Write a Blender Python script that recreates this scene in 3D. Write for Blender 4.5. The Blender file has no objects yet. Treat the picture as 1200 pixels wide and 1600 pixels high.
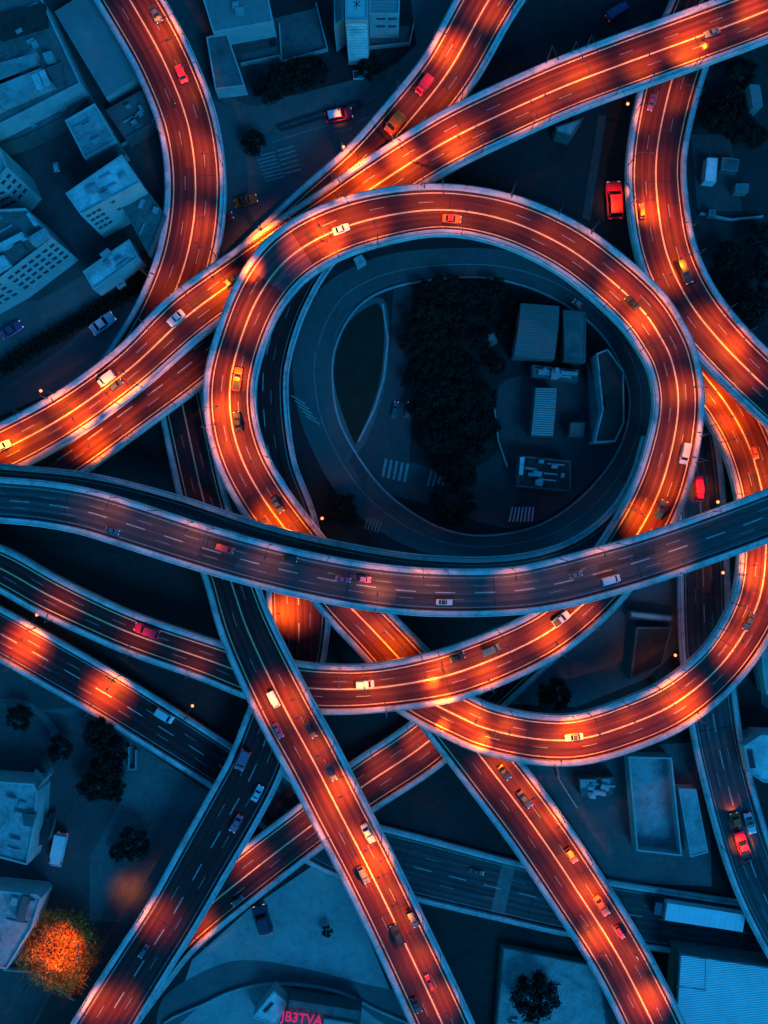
import bpy, bmesh, math, random
import numpy as np
from mathutils import Vector, Matrix, Euler
R_ = math.radians
rnd = random.Random(7)
scene = bpy.context.scene
COL = scene.collection

# ---------------------------------------------------------------- camera, sky, sun, exposure
CAM_H = 230.0                      # drone height over the ground
HALF_V = 120.0                     # half the ground height the frame covers
KPX = 2 * HALF_V / 1600.0 / CAM_H
cam = bpy.data.cameras.new('camera')
cam.sensor_fit = 'VERTICAL'
cam.angle = 2 * math.atan(HALF_V / CAM_H)
cam.clip_start = 1.0
cam.clip_end = 3000.0
camo = bpy.data.objects.new('camera', cam)
camo.location = (0, 0, CAM_H)
COL.objects.link(camo)
scene.camera = camo

SUN_EL, SUN_ROT = 5.0, 215.0
world = bpy.data.worlds.new('World')
scene.world = world
world.use_nodes = True
wn = world.node_tree
wn.nodes.clear()
sky = wn.nodes.new('ShaderNodeTexSky')
sky.sky_type = 'NISHITA'
sky.sun_disc = False
sky.sun_elevation = R_(SUN_EL)
sky.sun_rotation = R_(SUN_ROT)
tint = wn.nodes.new('ShaderNodeMix')
tint.data_type = 'RGBA'
tint.blend_type = 'MULTIPLY'
tint.inputs[0].default_value = 1.0
SKY_TINT = (0.008, 0.41, 1.0, 1)
tint.inputs[7].default_value = SKY_TINT   # the blue hour grade
bg = wn.nodes.new('ShaderNodeBackground')
bg.inputs[1].default_value = 0.15
wo = wn.nodes.new('ShaderNodeOutputWorld')
wn.links.new(sky.outputs[0], tint.inputs[6])
wn.links.new(tint.outputs[2], bg.inputs[0])
wn.links.new(bg.outputs[0], wo.inputs[0])

sl = bpy.data.lights.new('sun', 'SUN')
sl.energy = 1.0
sl.angle = R_(25)
sl.color = (0.02, 0.42, 1.0)
so = bpy.data.objects.new('sun', sl)
so.rotation_euler = Euler((R_(48), 0, R_(SUN_ROT - 180)), 'XYZ')
so.location = (0, 0, 150)
COL.objects.link(so)

scene.view_settings.view_transform = 'Standard'
scene.view_settings.look = 'None'
scene.view_settings.exposure = 1.2
scene.view_settings.gamma = 1.0
LAMP_COL = (1.0, 0.225, 0.006)
LAMP_W = 5300.0

def W(px, py, z=0.0):
    """point at height z that stands under photo pixel (px, py)"""
    s = KPX * (CAM_H - z)
    return Vector(((px - 600) * s, (800 - py) * s, z))

def mpp(z):
    return KPX * (CAM_H - z)

# ---------------------------------------------------------------- materials
MATS = {}
def mat(name, base, rough=0.7, metal=0.0, noise=None, bump=None, emit=None, spec=0.4, wave=None, cracks=False, stains=0.0):
    """noise=(scale, amount, detail) varies the base colour; bump=(scale,strength); wave=(scale,angle,strength)"""
    if name in MATS:
        return MATS[name]
    m = bpy.data.materials.new(name)
    m.use_nodes = True
    nt = m.node_tree
    b = nt.nodes['Principled BSDF']
    b.inputs['Base Color'].default_value = (*base, 1)
    b.inputs['Roughness'].default_value = rough
    b.inputs['Metallic'].default_value = metal
    b.inputs['Specular IOR Level'].default_value = spec
    if emit:
        b.inputs['Emission Color'].default_value = (*emit[0], 1)
        b.inputs['Emission Strength'].default_value = emit[1]
    L = nt.links.new
    geo = nt.nodes.new('ShaderNodeNewGeometry')
    pos = geo.outputs['Position']
    last = None
    if noise:
        n1 = nt.nodes.new('ShaderNodeTexNoise'); n1.inputs['Scale'].default_value = noise[0]
        n1.inputs['Detail'].default_value = noise[2] if len(noise) > 2 else 6
        n1.inputs['Roughness'].default_value = 0.65
        L(pos, n1.inputs['Vector'])
        n2 = nt.nodes.new('ShaderNodeTexNoise'); n2.inputs['Scale'].default_value = noise[0] * 7.3
        n2.inputs['Detail'].default_value = 4
        L(pos, n2.inputs['Vector'])
        ad = nt.nodes.new('ShaderNodeMath'); ad.operation = 'MULTIPLY_ADD'
        L(n2.outputs[0], ad.inputs[0]); ad.inputs[1].default_value = 0.45; L(n1.outputs[0], ad.inputs[2])
        mr = nt.nodes.new('ShaderNodeMapRange')
        mr.inputs[1].default_value = 0.45; mr.inputs[2].default_value = 1.0
        mr.inputs[3].default_value = 1 - noise[1]; mr.inputs[4].default_value = 1 + noise[1]
        L(ad.outputs[0], mr.inputs[0])
        mx = nt.nodes.new('ShaderNodeVectorMath'); mx.operation = 'SCALE'
        mx.inputs[0].default_value = base
        L(mr.outputs[0], mx.inputs['Scale'])
        last = mx.outputs[0]
        if stains:
            st = nt.nodes.new('ShaderNodeTexNoise'); st.inputs['Scale'].default_value = 0.22; st.inputs['Detail'].default_value = 9
            st.inputs['Roughness'].default_value = 0.72; st.inputs['Distortion'].default_value = 0.8
            L(pos, st.inputs['Vector'])
            sr = nt.nodes.new('ShaderNodeMapRange'); sr.inputs[1].default_value = .52; sr.inputs[2].default_value = .62
            sr.inputs[3].default_value = 1.0; sr.inputs[4].default_value = 1 - stains
            L(st.outputs[0], sr.inputs[0])
            m3 = nt.nodes.new('ShaderNodeVectorMath'); m3.operation = 'SCALE'
            L(last, m3.inputs[0]); L(sr.outputs[0], m3.inputs['Scale'])
            last = m3.outputs[0]
        if cracks:
            vo = nt.nodes.new('ShaderNodeTexVoronoi'); vo.feature = 'DISTANCE_TO_EDGE'
            vo.inputs['Scale'].default_value = 0.16
            nd = nt.nodes.new('ShaderNodeTexNoise'); nd.inputs['Scale'].default_value = 0.5
            L(pos, nd.inputs['Vector'])
            vm = nt.nodes.new('ShaderNodeVectorMath'); vm.operation = 'MULTIPLY_ADD'
            L(nd.outputs['Color'], vm.inputs[0]); vm.inputs[1].default_value = (3, 3, 0); L(pos, vm.inputs[2])
            L(vm.outputs[0], vo.inputs['Vector'])
            cr = nt.nodes.new('ShaderNodeMapRange'); cr.inputs[1].default_value = 0.0; cr.inputs[2].default_value = 0.035
            cr.inputs[3].default_value = 0.85; cr.inputs[4].default_value = 1.0
            L(vo.outputs['Distance'], cr.inputs[0])
            m2 = nt.nodes.new('ShaderNodeVectorMath'); m2.operation = 'SCALE'
            L(last, m2.inputs[0]); L(cr.outputs[0], m2.inputs['Scale'])
            last = m2.outputs[0]
        L(last, b.inputs['Base Color'])
    hsrc = None
    if wave:
        mp = nt.nodes.new('ShaderNodeMapping'); mp.inputs['Rotation'].default_value = (0, 0, R_(wave[1]))
        L(pos, mp.inputs['Vector'])
        wv = nt.nodes.new('ShaderNodeTexWave'); wv.bands_direction = 'X'; wv.inputs['Scale'].default_value = wave[0]
        wv.inputs['Distortion'].default_value = 0.15
        L(mp.outputs[0], wv.inputs['Vector'])
        bp = nt.nodes.new('ShaderNodeBump'); bp.inputs['Strength'].default_value = wave[2]; bp.inputs['Distance'].default_value = 0.3
        L(wv.outputs[1], bp.inputs['Height']); L(bp.outputs[0], b.inputs['Normal'])
        hsrc = bp
    if bump:
        nb = nt.nodes.new('ShaderNodeTexNoise'); nb.inputs['Scale'].default_value = bump[0]; nb.inputs['Detail'].default_value = 5
        L(pos, nb.inputs['Vector'])
        bp2 = nt.nodes.new('ShaderNodeBump'); bp2.inputs['Strength'].default_value = bump[1]; bp2.inputs['Distance'].default_value = 0.1
        L(nb.outputs[0], bp2.inputs['Height'])
        if hsrc: L(hsrc.outputs[0], bp2.inputs['Normal'])
        L(bp2.outputs[0], b.inputs['Normal'])
    MATS[name] = m
    return m

def asphalt_mat(name, base):
    """worn asphalt: lane-long streaks and wheel tracks follow the road through its UV (metres along, metres across)"""
    m = mat(name, base, rough=0.7, spec=0.14)
    nt = m.node_tree; L = nt.links.new
    b = nt.nodes['Principled BSDF']
    uv = nt.nodes.new('ShaderNodeUVMap'); uv.uv_map = 'road'
    def tex(sx, sy, det, rough=0.6):
        mp = nt.nodes.new('ShaderNodeMapping'); mp.inputs['Scale'].default_value = (sx, sy, 1)
        L(uv.outputs[0], mp.inputs['Vector'])
        n = nt.nodes.new('ShaderNodeTexNoise'); n.inputs['Scale'].default_value = 1; n.inputs['Detail'].default_value = det
        n.inputs['Roughness'].default_value = rough
        L(mp.outputs[0], n.inputs['Vector'])
        return n.outputs[0]
    def mrange(src, a, b2, c, d):
        r = nt.nodes.new('ShaderNodeMapRange')
        r.inputs[1].default_value = a; r.inputs[2].default_value = b2; r.inputs[3].default_value = c; r.inputs[4].default_value = d
        L(src, r.inputs[0]); return r.outputs[0]
    def mul(a, c):
        k = nt.nodes.new('ShaderNodeMath'); k.operation = 'MULTIPLY'; L(a, k.inputs[0]); L(c, k.inputs[1]); return k.outputs[0]
    streak = mrange(tex(0.02, 1.7, 3), 0.3, 0.7, 0.62, 1.4)
    fine = mrange(tex(0.5, 6.0, 5, 0.7), 0.3, 0.7, 0.8, 1.2)
    patch = mrange(tex(0.05, 0.12, 2), 0.35, 0.65, 0.82, 1.18)
    sp = nt.nodes.new('ShaderNodeSeparateXYZ'); L(uv.outputs[0], sp.inputs[0])
    sn = nt.nodes.new('ShaderNodeMath'); sn.operation = 'MULTIPLY'; L(sp.outputs[1], sn.inputs[0]); sn.inputs[1].default_value = 2 * math.pi / 1.55
    cs = nt.nodes.new('ShaderNodeMath'); cs.operation = 'COSINE'; L(sn.outputs[0], cs.inputs[0])
    track = mrange(cs.outputs[0], -1, 1, 0.82, 1.14)
    f = mul(mul(streak, fine), mul(patch, track))
    sc = nt.nodes.new('ShaderNodeVectorMath'); sc.operation = 'SCALE'; sc.inputs[0].default_value = base
    L(f, sc.inputs['Scale']); L(sc.outputs[0], b.inputs['Base Color'])
    rr = mrange(tex(0.03, 1.1, 3), 0.3, 0.7, 0.42, 0.75); L(rr, b.inputs['Roughness'])
    return m

M_ASPH = asphalt_mat('asphalt_deck', (0.068, 0.051, 0.054))
M_ASPHLIT = asphalt_mat('asphalt_lamplit', (0.092, 0.017, 0.018))  # lamp-lit copy of the deck asphalt, the lamps' red put into its colour
M_ASPH2 = asphalt_mat('asphalt_street', (0.045, 0.046, 0.048))
M_REPAIRLIT = asphalt_mat('asphalt_repair_lamplit', (0.050, 0.014, 0.017))  # repair asphalt of the lit roads, reddened for the lamp glow too
M_REPAIRB = asphalt_mat('asphalt_repair_blue', (0.040, 0.032, 0.034))
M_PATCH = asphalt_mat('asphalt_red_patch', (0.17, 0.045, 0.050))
M_CONC = mat('concrete_parapet', (0.62, 0.48, 0.47), 0.85, noise=(0.35, 0.35, 8), bump=(2.5, 0.5), stains=.35)
M_CONCD = mat('concrete_girder', (0.24, 0.24, 0.25), 0.9, noise=(0.3, 0.35, 6))
M_PAINT = mat('road_paint', (0.34, 0.32, 0.30), 0.6, noise=(0.9, 0.45, 6))
M_PAINTY = mat('road_paint_yellow', (0.80, 0.42, 0.22), 0.6, noise=(0.9, 0.35, 6))
M_PAINTW = mat('road_paint_worn', (0.20, 0.19, 0.18), 0.7, noise=(0.9, 0.5, 6))
M_STEEL = mat('galvanised_rail', (0.07, 0.07, 0.075), 0.6, 0.3, noise=(1.0, 0.3))
M_POLE = mat('lamp_pole_paint', (0.10, 0.10, 0.11), 0.5, 0.4)
M_LENS = mat('lamp_lens', (0.9, 0.6, 0.3), 0.3, emit=((1.0, 0.13, 0.01), 1.8))
M_RUB = mat('dark_joint', (0.015, 0.015, 0.016), 0.8)

# ---------------------------------------------------------------- mesh helpers
class MB:
    """collects faces of one mesh"""
    def __init__(s):
        s.v, s.f, s.mi, s.uv = [], [], [], []
    def vert(s, p):
        s.v.append(tuple(p)); return len(s.v) - 1
    def face(s, idx, mi=0, uv=None):
        s.f.append(tuple(idx)); s.mi.append(mi); s.uv.append(uv)
    def poly(s, pts, mi=0, uv=None):
        s.face([s.vert(p) for p in pts], mi, uv)
    def hexa(s, b, t, mi=0):
        """four bottom and four top points, both counter-clockwise from above"""
        i = [s.vert(p) for p in b] + [s.vert(p) for p in t]
        for q in ((3, 2, 1, 0), (4, 5, 6, 7), (0, 1, 5, 4), (1, 2, 6, 5), (2, 3, 7, 6), (3, 0, 4, 7)):
            s.face([i[k] for k in q], mi)
    def box(s, c, size, rz=0.0, mi=0, taper=1.0):
        cx, cy, cz = c; hx, hy, hz = size[0] / 2, size[1] / 2, size[2] / 2
        ca, sa = math.cos(rz), math.sin(rz)
        def P(x, y, z): return (cx + x * ca - y * sa, cy + x * sa + y * ca, cz + z)
        s.hexa([P(-hx, -hy, -hz), P(hx, -hy, -hz), P(hx, hy, -hz), P(-hx, hy, -hz)],
               [P(-hx * taper, -hy * taper, hz), P(hx * taper, -hy * taper, hz), P(hx * taper, hy * taper, hz), P(-hx * taper, hy * taper, hz)], mi)
    def tube(s, pts, rad, n=8, mi=0, cap=True):
        pts = [Vector(p) for p in pts]
        if not hasattr(rad, '__len__'): rad = [rad] * len(pts)
        rings = []
        for k, p in enumerate(pts):
            d = (pts[min(k + 1, len(pts) - 1)] - pts[max(k - 1, 0)]).normalized()
            a = d.orthogonal().normalized() if abs(d.z) > 0.9 else d.cross(Vector((0, 0, 1))).normalized()
            if abs(d.z) > 0.9: a = (Vector((1, 0, 0)) - d * d.x).normalized()
            c = d.cross(a)
            rings.append([s.vert(p + (a * math.cos(2 * math.pi * q / n) + c * math.sin(2 * math.pi * q / n)) * rad[k]) for q in range(n)])
        for k in range(len(rings) - 1):
            for q in range(n):
                s.face((rings[k][q], rings[k][(q + 1) % n], rings[k + 1][(q + 1) % n], rings[k + 1][q]), mi)
        if cap:
            s.face(rings[0][::-1], mi); s.face(rings[-1], mi)
    def mesh(s, name, mats, smooth=False, fix=True):
        me = bpy.data.meshes.new(name)
        me.from_pydata(s.v, [], s.f)
        for m in (mats if isinstance(mats, (list, tuple)) else [mats]): me.materials.append(m)
        me.polygons.foreach_set('material_index', s.mi)
        if any(u is not None for u in s.uv):
            ul = me.uv_layers.new(name='road')
            k = 0
            for fi, f in enumerate(s.f):
                for j in range(len(f)):
                    ul.data[k].uv = s.uv[fi][j] if s.uv[fi] else (0, 0)
                    k += 1
        if smooth: me.polygons.foreach_set('use_smooth', [True] * len(s.f))
        me.update()
        if fix:
            bm = bmesh.new(); bm.from_mesh(me); bmesh.ops.recalc_face_normals(bm, faces=bm.faces); bm.to_mesh(me); bm.free()
        return me
    def build(s, name, mats, parent=None, smooth=False, fix=True):
        return link(name, s.mesh(name, mats, smooth, fix), parent)

def link(name, me, parent=None):
    o = bpy.data.objects.new(name, me)
    COL.objects.link(o)
    if parent is not None: o.parent = parent
    return o

def tag(o, label=None, cat=None, group=None, kind=None):
    if label: o['label'] = label
    if cat: o['category'] = cat
    if group: o['group'] = group
    if kind: o['kind'] = kind
    return o

def thing(name, label, cat, loc=(0, 0, 0), rz=0.0, group=None):
    o = bpy.data.objects.new(name, None)
    o.empty_display_size = 0.5
    COL.objects.link(o)
    o.location = loc; o.rotation_euler = (0, 0, rz)
    return tag(o, label, cat, group)

def poly_area(p):
    return sum(p[i][0] * p[(i + 1) % len(p)][1] - p[(i + 1) % len(p)][0] * p[i][1] for i in range(len(p))) / 2

def ccw(p):
    return p if poly_area(p) > 0 else p[::-1]
# ---------------------------------------------------------------- roads
class Road:
    """centre line through photo pixels at deck height z, outer width in photo pixels"""
    def __init__(s, key, nodes, step=1.4):
        s.key = key
        P = []
        for px, py, wpx, z in nodes:
            p = W(px, py, z); P.append((p.x, p.y, z, wpx * mpp(z) / 2))
        P = np.array(P)
        def outside(q): return q[0] < -20 or q[0] > 1220 or q[1] < -20 or q[1] > 1620
        if outside(nodes[0]):
            d = P[0] - P[1]; d[2:] = 0; P = np.vstack([P[0] + d / np.linalg.norm(d) * 45, P])
        if outside(nodes[-1]):
            d = P[-1] - P[-2]; d[2:] = 0; P = np.vstack([P, P[-1] + d / np.linalg.norm(d) * 45])
        P = np.vstack([2 * P[0] - P[1], P, 2 * P[-1] - P[-2]])
        dense = []
        for i in range(1, len(P) - 2):
            p0, p1, p2, p3 = P[i - 1], P[i], P[i + 1], P[i + 2]
            d = [max(np.linalg.norm(b[:2] - a[:2]) ** 0.5, 1e-3) for a, b in ((p0, p1), (p1, p2), (p2, p3))]
            t0, t1, t2, t3 = 0, d[0], d[0] + d[1], d[0] + d[1] + d[2]
            for t in np.linspace(t1, t2, 30, endpoint=False):
                A1 = (t1 - t) / (t1 - t0) * p0 + (t - t0) / (t1 - t0) * p1
                A2 = (t2 - t) / (t2 - t1) * p1 + (t - t1) / (t2 - t1) * p2
                A3 = (t3 - t) / (t3 - t2) * p2 + (t - t2) / (t3 - t2) * p3
                B1 = (t2 - t) / (t2 - t0) * A1 + (t - t0) / (t2 - t0) * A2
                B2 = (t3 - t) / (t3 - t1) * A2 + (t - t1) / (t3 - t1) * A3
                dense.append((t2 - t) / (t2 - t1) * B1 + (t - t1) / (t2 - t1) * B2)
        dense.append(P[-2])
        dense = np.array(dense)
        ln = np.concatenate([[0], np.cumsum(np.linalg.norm(np.diff(dense[:, :2], axis=0), axis=1))])
        n = max(8, int(ln[-1] / step))
        us = np.linspace(0, ln[-1], n + 1)
        s.u = us
        s.p = np.stack([np.interp(us, ln, dense[:, k]) for k in range(3)], 1)
        k = np.ones(9) / 9                              # smooth grade and width
        def sm(a): return np.convolve(np.pad(a, 4, mode='edge'), k, mode='valid')
        s.p[:, 2] = sm(s.p[:, 2])
        s.w = sm(np.interp(us, ln, dense[:, 3]))
        t = np.gradient(s.p[:, :2], axis=0); t /= np.linalg.norm(t, axis=1)[:, None]
        s.t = t
        s.n = np.stack([-t[:, 1], t[:, 0]], 1)         # left of travel
        s.len = us[-1]
    def at(s, u, v, dz=0.0):
        x = np.interp(u, s.u, s.p[:, 0]); y = np.interp(u, s.u, s.p[:, 1]); z = np.interp(u, s.u, s.p[:, 2])
        nx = np.interp(u, s.u, s.n[:, 0]); ny = np.interp(u, s.u, s.n[:, 1])
        l = math.hypot(nx, ny)
        return Vector((x + nx / l * v, y + ny / l * v, z + dz))
    def half(s, u): return float(np.interp(u, s.u, s.w))
    def tan(s, u):
        a, b = s.at(max(u - .8, 0), 0), s.at(min(u + .8, s.len), 0)
        return (b - a).normalized()
    def locate(s, px, py, dz=0.0):
        """(u, v) of the deck point seen at the pixel"""
        sc = KPX * (CAM_H - s.p[:, 2] - dz)
        dx = (px - 600) * sc - s.p[:, 0]; dy = (800 - py) * sc - s.p[:, 1]
        i = int(np.argmin(dx * dx + dy * dy))
        du = dx[i] * s.t[i, 0] + dy[i] * s.t[i, 1]
        v = dx[i] * s.n[i, 0] + dy[i] * s.n[i, 1]
        return float(np.clip(s.u[i] + du, 0, s.len)), float(v)

def sweep(mb, r, prof, mi=0, closed=True, uv=False, u0=None, u1=None, caps=True):
    """prof: (a, b, dz) -> across = a*half_width + b"""
    if u0 is None: us = r.u
    else: us = np.concatenate([[u0], r.u[(r.u > u0 + .05) & (r.u < u1 - .05)], [u1]])
    rows = []
    for u in us:
        w = r.half(u)
        rows.append([mb.vert(r.at(u, a * w + b, dz)) for a, b, dz in prof])
    n = len(prof)
    for i in range(len(rows) - 1):
        for j in range(n if closed else n - 1):
            k = (j + 1) % n
            q = None
            if uv:
                va, vb = (prof[j][0] * r.half(us[i]) + prof[j][1]), (prof[k][0] * r.half(us[i]) + prof[k][1])
                q = ((us[i], va), (us[i], vb), (us[i + 1], vb), (us[i + 1], va))
            mb.face((rows[i][j], rows[i][k], rows[i + 1][k], rows[i + 1][j]), mi, q)
    if closed and caps:
        mb.face(rows[0], mi); mb.face(rows[-1][::-1], mi)

ROADS = {}
def road_nodes(key, nodes): ROADS[key] = Road(key, nodes); return ROADS[key]

road_nodes('A', [(150,-85,98,9),(203,0,98,9),(258,100,96,9),(295,200,95,9),(305.5,300,95,8.5),(292,400,96,8),(255,494,94,7),(209,566,90,6),(160,622,80,5),(100,672,76,5)])
road_nodes('B', [(815,-75,95,10.5),(764,0,95,10.5),(699,114,93,9.8),(637,192,93,9.4),(576,260,92,9.2),(500,326,90,9.2),(436,382,84,9.2),(384,428,78,9.2)])
road_nodes('C', [(1300,-30,92,13),(1192,19,92,13),(1089,58,92,13),(982,97,92,12.6),(884,134,91,12.4),(780,180,91,12.2),(712,213,90,12),(655,246,88,11.6),(590,288,88,11.2),(526,332,87,11),(453,379,84,11),(377,432,82,11),(291,495,84,11),(211,569,76,11),(147,619,76,11),(90,657,78,11),(18,696,80,11),(-70,738,80,11)])
road_nodes('B2', [(-50,790,80,8),(20,762,84,8),(112,704,84,8),(200,640,84,8),(292,572,82,8),(350,522,80,8),(395,470,76,7.5)])
road_nodes('E', [(-85,855,66,8),(0,888,68,8.2),(72,928,68,8.5),(138,960,66,8.8),(204,989,66,9.2),(330,1033,68,10.3),(400,1058,74,11),(475,1074,80,11.8),(545,1077,78,12.6),(594,1074,77,13),(660,1064,82,13.3),(717,1050,86,13.6),(820,1008,84,14.3),(872,977,82,14.6),(930,925,84,15),(976,865,88,15),(1018,795,90,15.2),(1044,725,86,15.3),(1060,628,80,15.5),(1049,562,83,15.5),(1034,530,86,15.6),(1006,488,88,15.7),(947,432,86,15.8),(879,383,85,16),(787,343,82,16),(692,328,80,16),(591,340,88,16),(507,368,90,16),(447,407,91,16),(406,460,85,15.8),(378,525,81,15),(360,597,83,14.2),(362,660,83,13.4),(378,717,83,12.7),(407,772,83,12),(450,832,83,11),(500,893,82,10),(550,951,82,9),(583,985,84,8.6),(640,1047,88,7.8),(700,1118,92,5.8),(765,1200,95,5.4),(838,1297,96,6),(907,1400,96,7),(965,1492,94,7.6),(1018,1595,95,8),(1062,1690,95,8)])
road_nodes('D', [(-90,772,72,22.5),(0,781,72,22.5),(66,787,73,22.5),(133,799,74,22.5),(200,819,75,22.5),(300,851,74,22.5),(400,880,74,22.5),(480,899,74,22.5),(567,915,75,22.5),(667,925,76,22.5),(800,923.5,75,22.5),(870,912,80,22.5),(933,896,81,22.5),(1000,877,80,22.5),(1100,843,79,22.5),(1200,806,80,22.5),(1295,768,80,22.5)])
road_nodes('M', [(-90,750,72,16.5),(0,760,72,16.5),(133,775,74,16.5),(267,808,74,16.5),(400,852,74,16.5),(533,884,74,16),(667,904,74,14.5),(800,904,74,12.5),(890,883,74,11),(945,852,74,10),(990,808,74,9),(1022,750,74,8.5),(1038,690,70,8)])
road_nodes('N', [(879,383,66,0.3),(787,343,68,0.6),(692,330,70,1.4),(620,333,74,2.4),(560,345,76,3),(500,380,80,3),(447,462,80,3),(415,560,80,3),(411,620,80,3),(424,727,80,3.2),(455,815,80,3.6),(464,900,98,4),(467,985,100,4.6),(462,1045,82,5.2),(432,1110,86,6),(398,1200,90,7.2),(361,1270,92,8),(318,1345,90,8.6),(268,1433,88,9),(216,1515,90,9),(165,1597,92,9),(112,1685,92,9)])
road_nodes('G', [(270,560,76,1.5),(280,608,76,2),(290,655,76,3),(314,765,76,8),(335,838,77,11.5),(358,900,80,13.6),(385,980,88,15.6),(445,1107,94,17.3),(487,1184,94,17.5),(530,1268,93,17.3),(574,1353,92,17),(629,1466,92,16.5),(690,1597,94,16),(730,1690,94,16)])
road_nodes('O', [(-85,945,78,3.6),(0,990,78,3.4),(80,1035,78,3.2),(150,1075,78,2.8),(213,1113,78,2.4),(336,1191,76,1.6),(378,1220,76,1.4),(408,1243,76,1.2)])
road_nodes('P', [(1040,825,70,0.5),(955,885,80,.8),(900,948,80,1),(846,998,80,1),(772,1066,82,1),(710,1122,84,1),(657,1168,87,1.2),(565,1230,86,2.6),(484,1292,79,4),(430,1333,80,4.3),(379,1373,80,4.3),(325,1417,78,4),(276,1462,76,3.6),(233,1517,74,3.2),(190,1575,74,3)])
road_nodes('Q', [(400,1225,90,0.45),(440,1260,92,0.45),(495,1302,96,0.45),(545,1326,100,0.45),(660,1358,102,0.45),(730,1376,100,0.45),(800,1393,98,0.45),(883,1412,98,0.45),(1033,1437,98,0.45),(1150,1455,98,0.45),(1290,1476,98,0.45)])
road_nodes('S', [(1078,660,78,1),(1085,700,80,1),(1092,760,80,1.2),(1098,850,80,1.5),(1099,900,82,1.8),(1103,1020,82,2.8),(1116,1128,80,3.8),(1130,1197,79,4.5),(1160,1308,80,5.8),(1188,1385,82,6.4),(1236,1480,82,6.6),(1295,1580,82,6.6)])
road_nodes('H', [(1120,-85,96,5),(1098,0,96,5),(1073,60,96,5),(1050,125,96,5.2),(1026,243,93,6.5),(1028,320,96,8),(1043,400,96,9.2),(1076,470,93,10.2),(1125,533,90,11),(1200,608,90,12),(1275,675,90,12)])
road_nodes('I', [(1048,505,80,3),(1090,572,82,4),(1136,633,84,5.5),(1168,692,85,7),(1191,770,86,8.6),(1197,850,87,9.6),(1185,940,86,10.6),(1134,1030,80,11.5),(1058,1097,83,12),(983,1132,83,12),(902,1155,81,12),(833,1154,80,11.7),(753,1136,79,10.8),(718,1120,80,10.2),(670,1096,81,9.6),(632,1072,80,9.1)])

# name, label, category, markings: centre ('solid'/'dash'), dashed lanes, parapet width
ROAD_INFO = {
 'A': ('overpass', 'purple lit overpass curving down beside the upper left rooftops', 'solid'),
 'B': ('overpass', 'orange lit ramp carrying the bright orange van down to the long diagonal overpass', 'solid'),
 'C': ('overpass', 'long orange lit overpass sweeping from top right corner to the left edge', 'solid'),
 'B2': ('overpass', 'narrow dark red ramp running just below the long diagonal overpass', 'dash'),
 'E': ('overpass', 'big orange lit loop overpass encircling the dark yard and running on to bottom right', 'solid'),
 'D': ('overpass', 'dark blue top level overpass crossing the whole picture from left to right', 'dash'),
 'M': ('overpass', 'unlit overpass mostly hidden beneath the dark blue top level overpass', 'dash'),
 'N': ('overpass', 'dark blue overpass dropping from inside the loop to the bottom left edge', 'dash'),
 'G': ('overpass', 'straight orange overpass running from the left middle down to bottom centre', 'solid'),
 'O': ('overpass', 'short lower left overpass with two orange light pools and a white van', 'dash'),
 'P': ('overpass', 'dim red ramp crossing under the two straight orange overpasses', 'solid'),
 'Q': ('overpass', 'low blue highway at bottom right carrying the long white trailer', 'dash'),
 'S': ('overpass', 'dark blue ramp along the right edge carrying the red pickup', 'solid'),
 'H': ('overpass', 'red lit overpass curving down the upper right side past the big red car', 'solid'),
 'I': ('overpass', 'orange lit ramp looping round the lower right in a wide U', 'solid'),
}
LIT_ROADS = 'ABCEGHIP' if False else ('A', 'B', 'B2', 'C', 'E', 'G', 'H', 'I', 'P', 'N', 'O')  # roads whose asphalt has the lamp glow in its colour
def strip(mb, r, v, wd, u0=None, u1=None, dz=0.02):
    sweep(mb, r, [(v[0], v[1] - wd / 2, dz), (v[0], v[1] + wd / 2, dz)], closed=False, u0=u0, u1=u1)

def dashes(mb, r, v, wd, on, period, off=0.0, keep=1.0):
    u = off + 0.5
    while u + on < r.len:
        if rnd.random() < keep:
            strip(mb, r, v, wd, u, u + on)
        u += period

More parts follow.
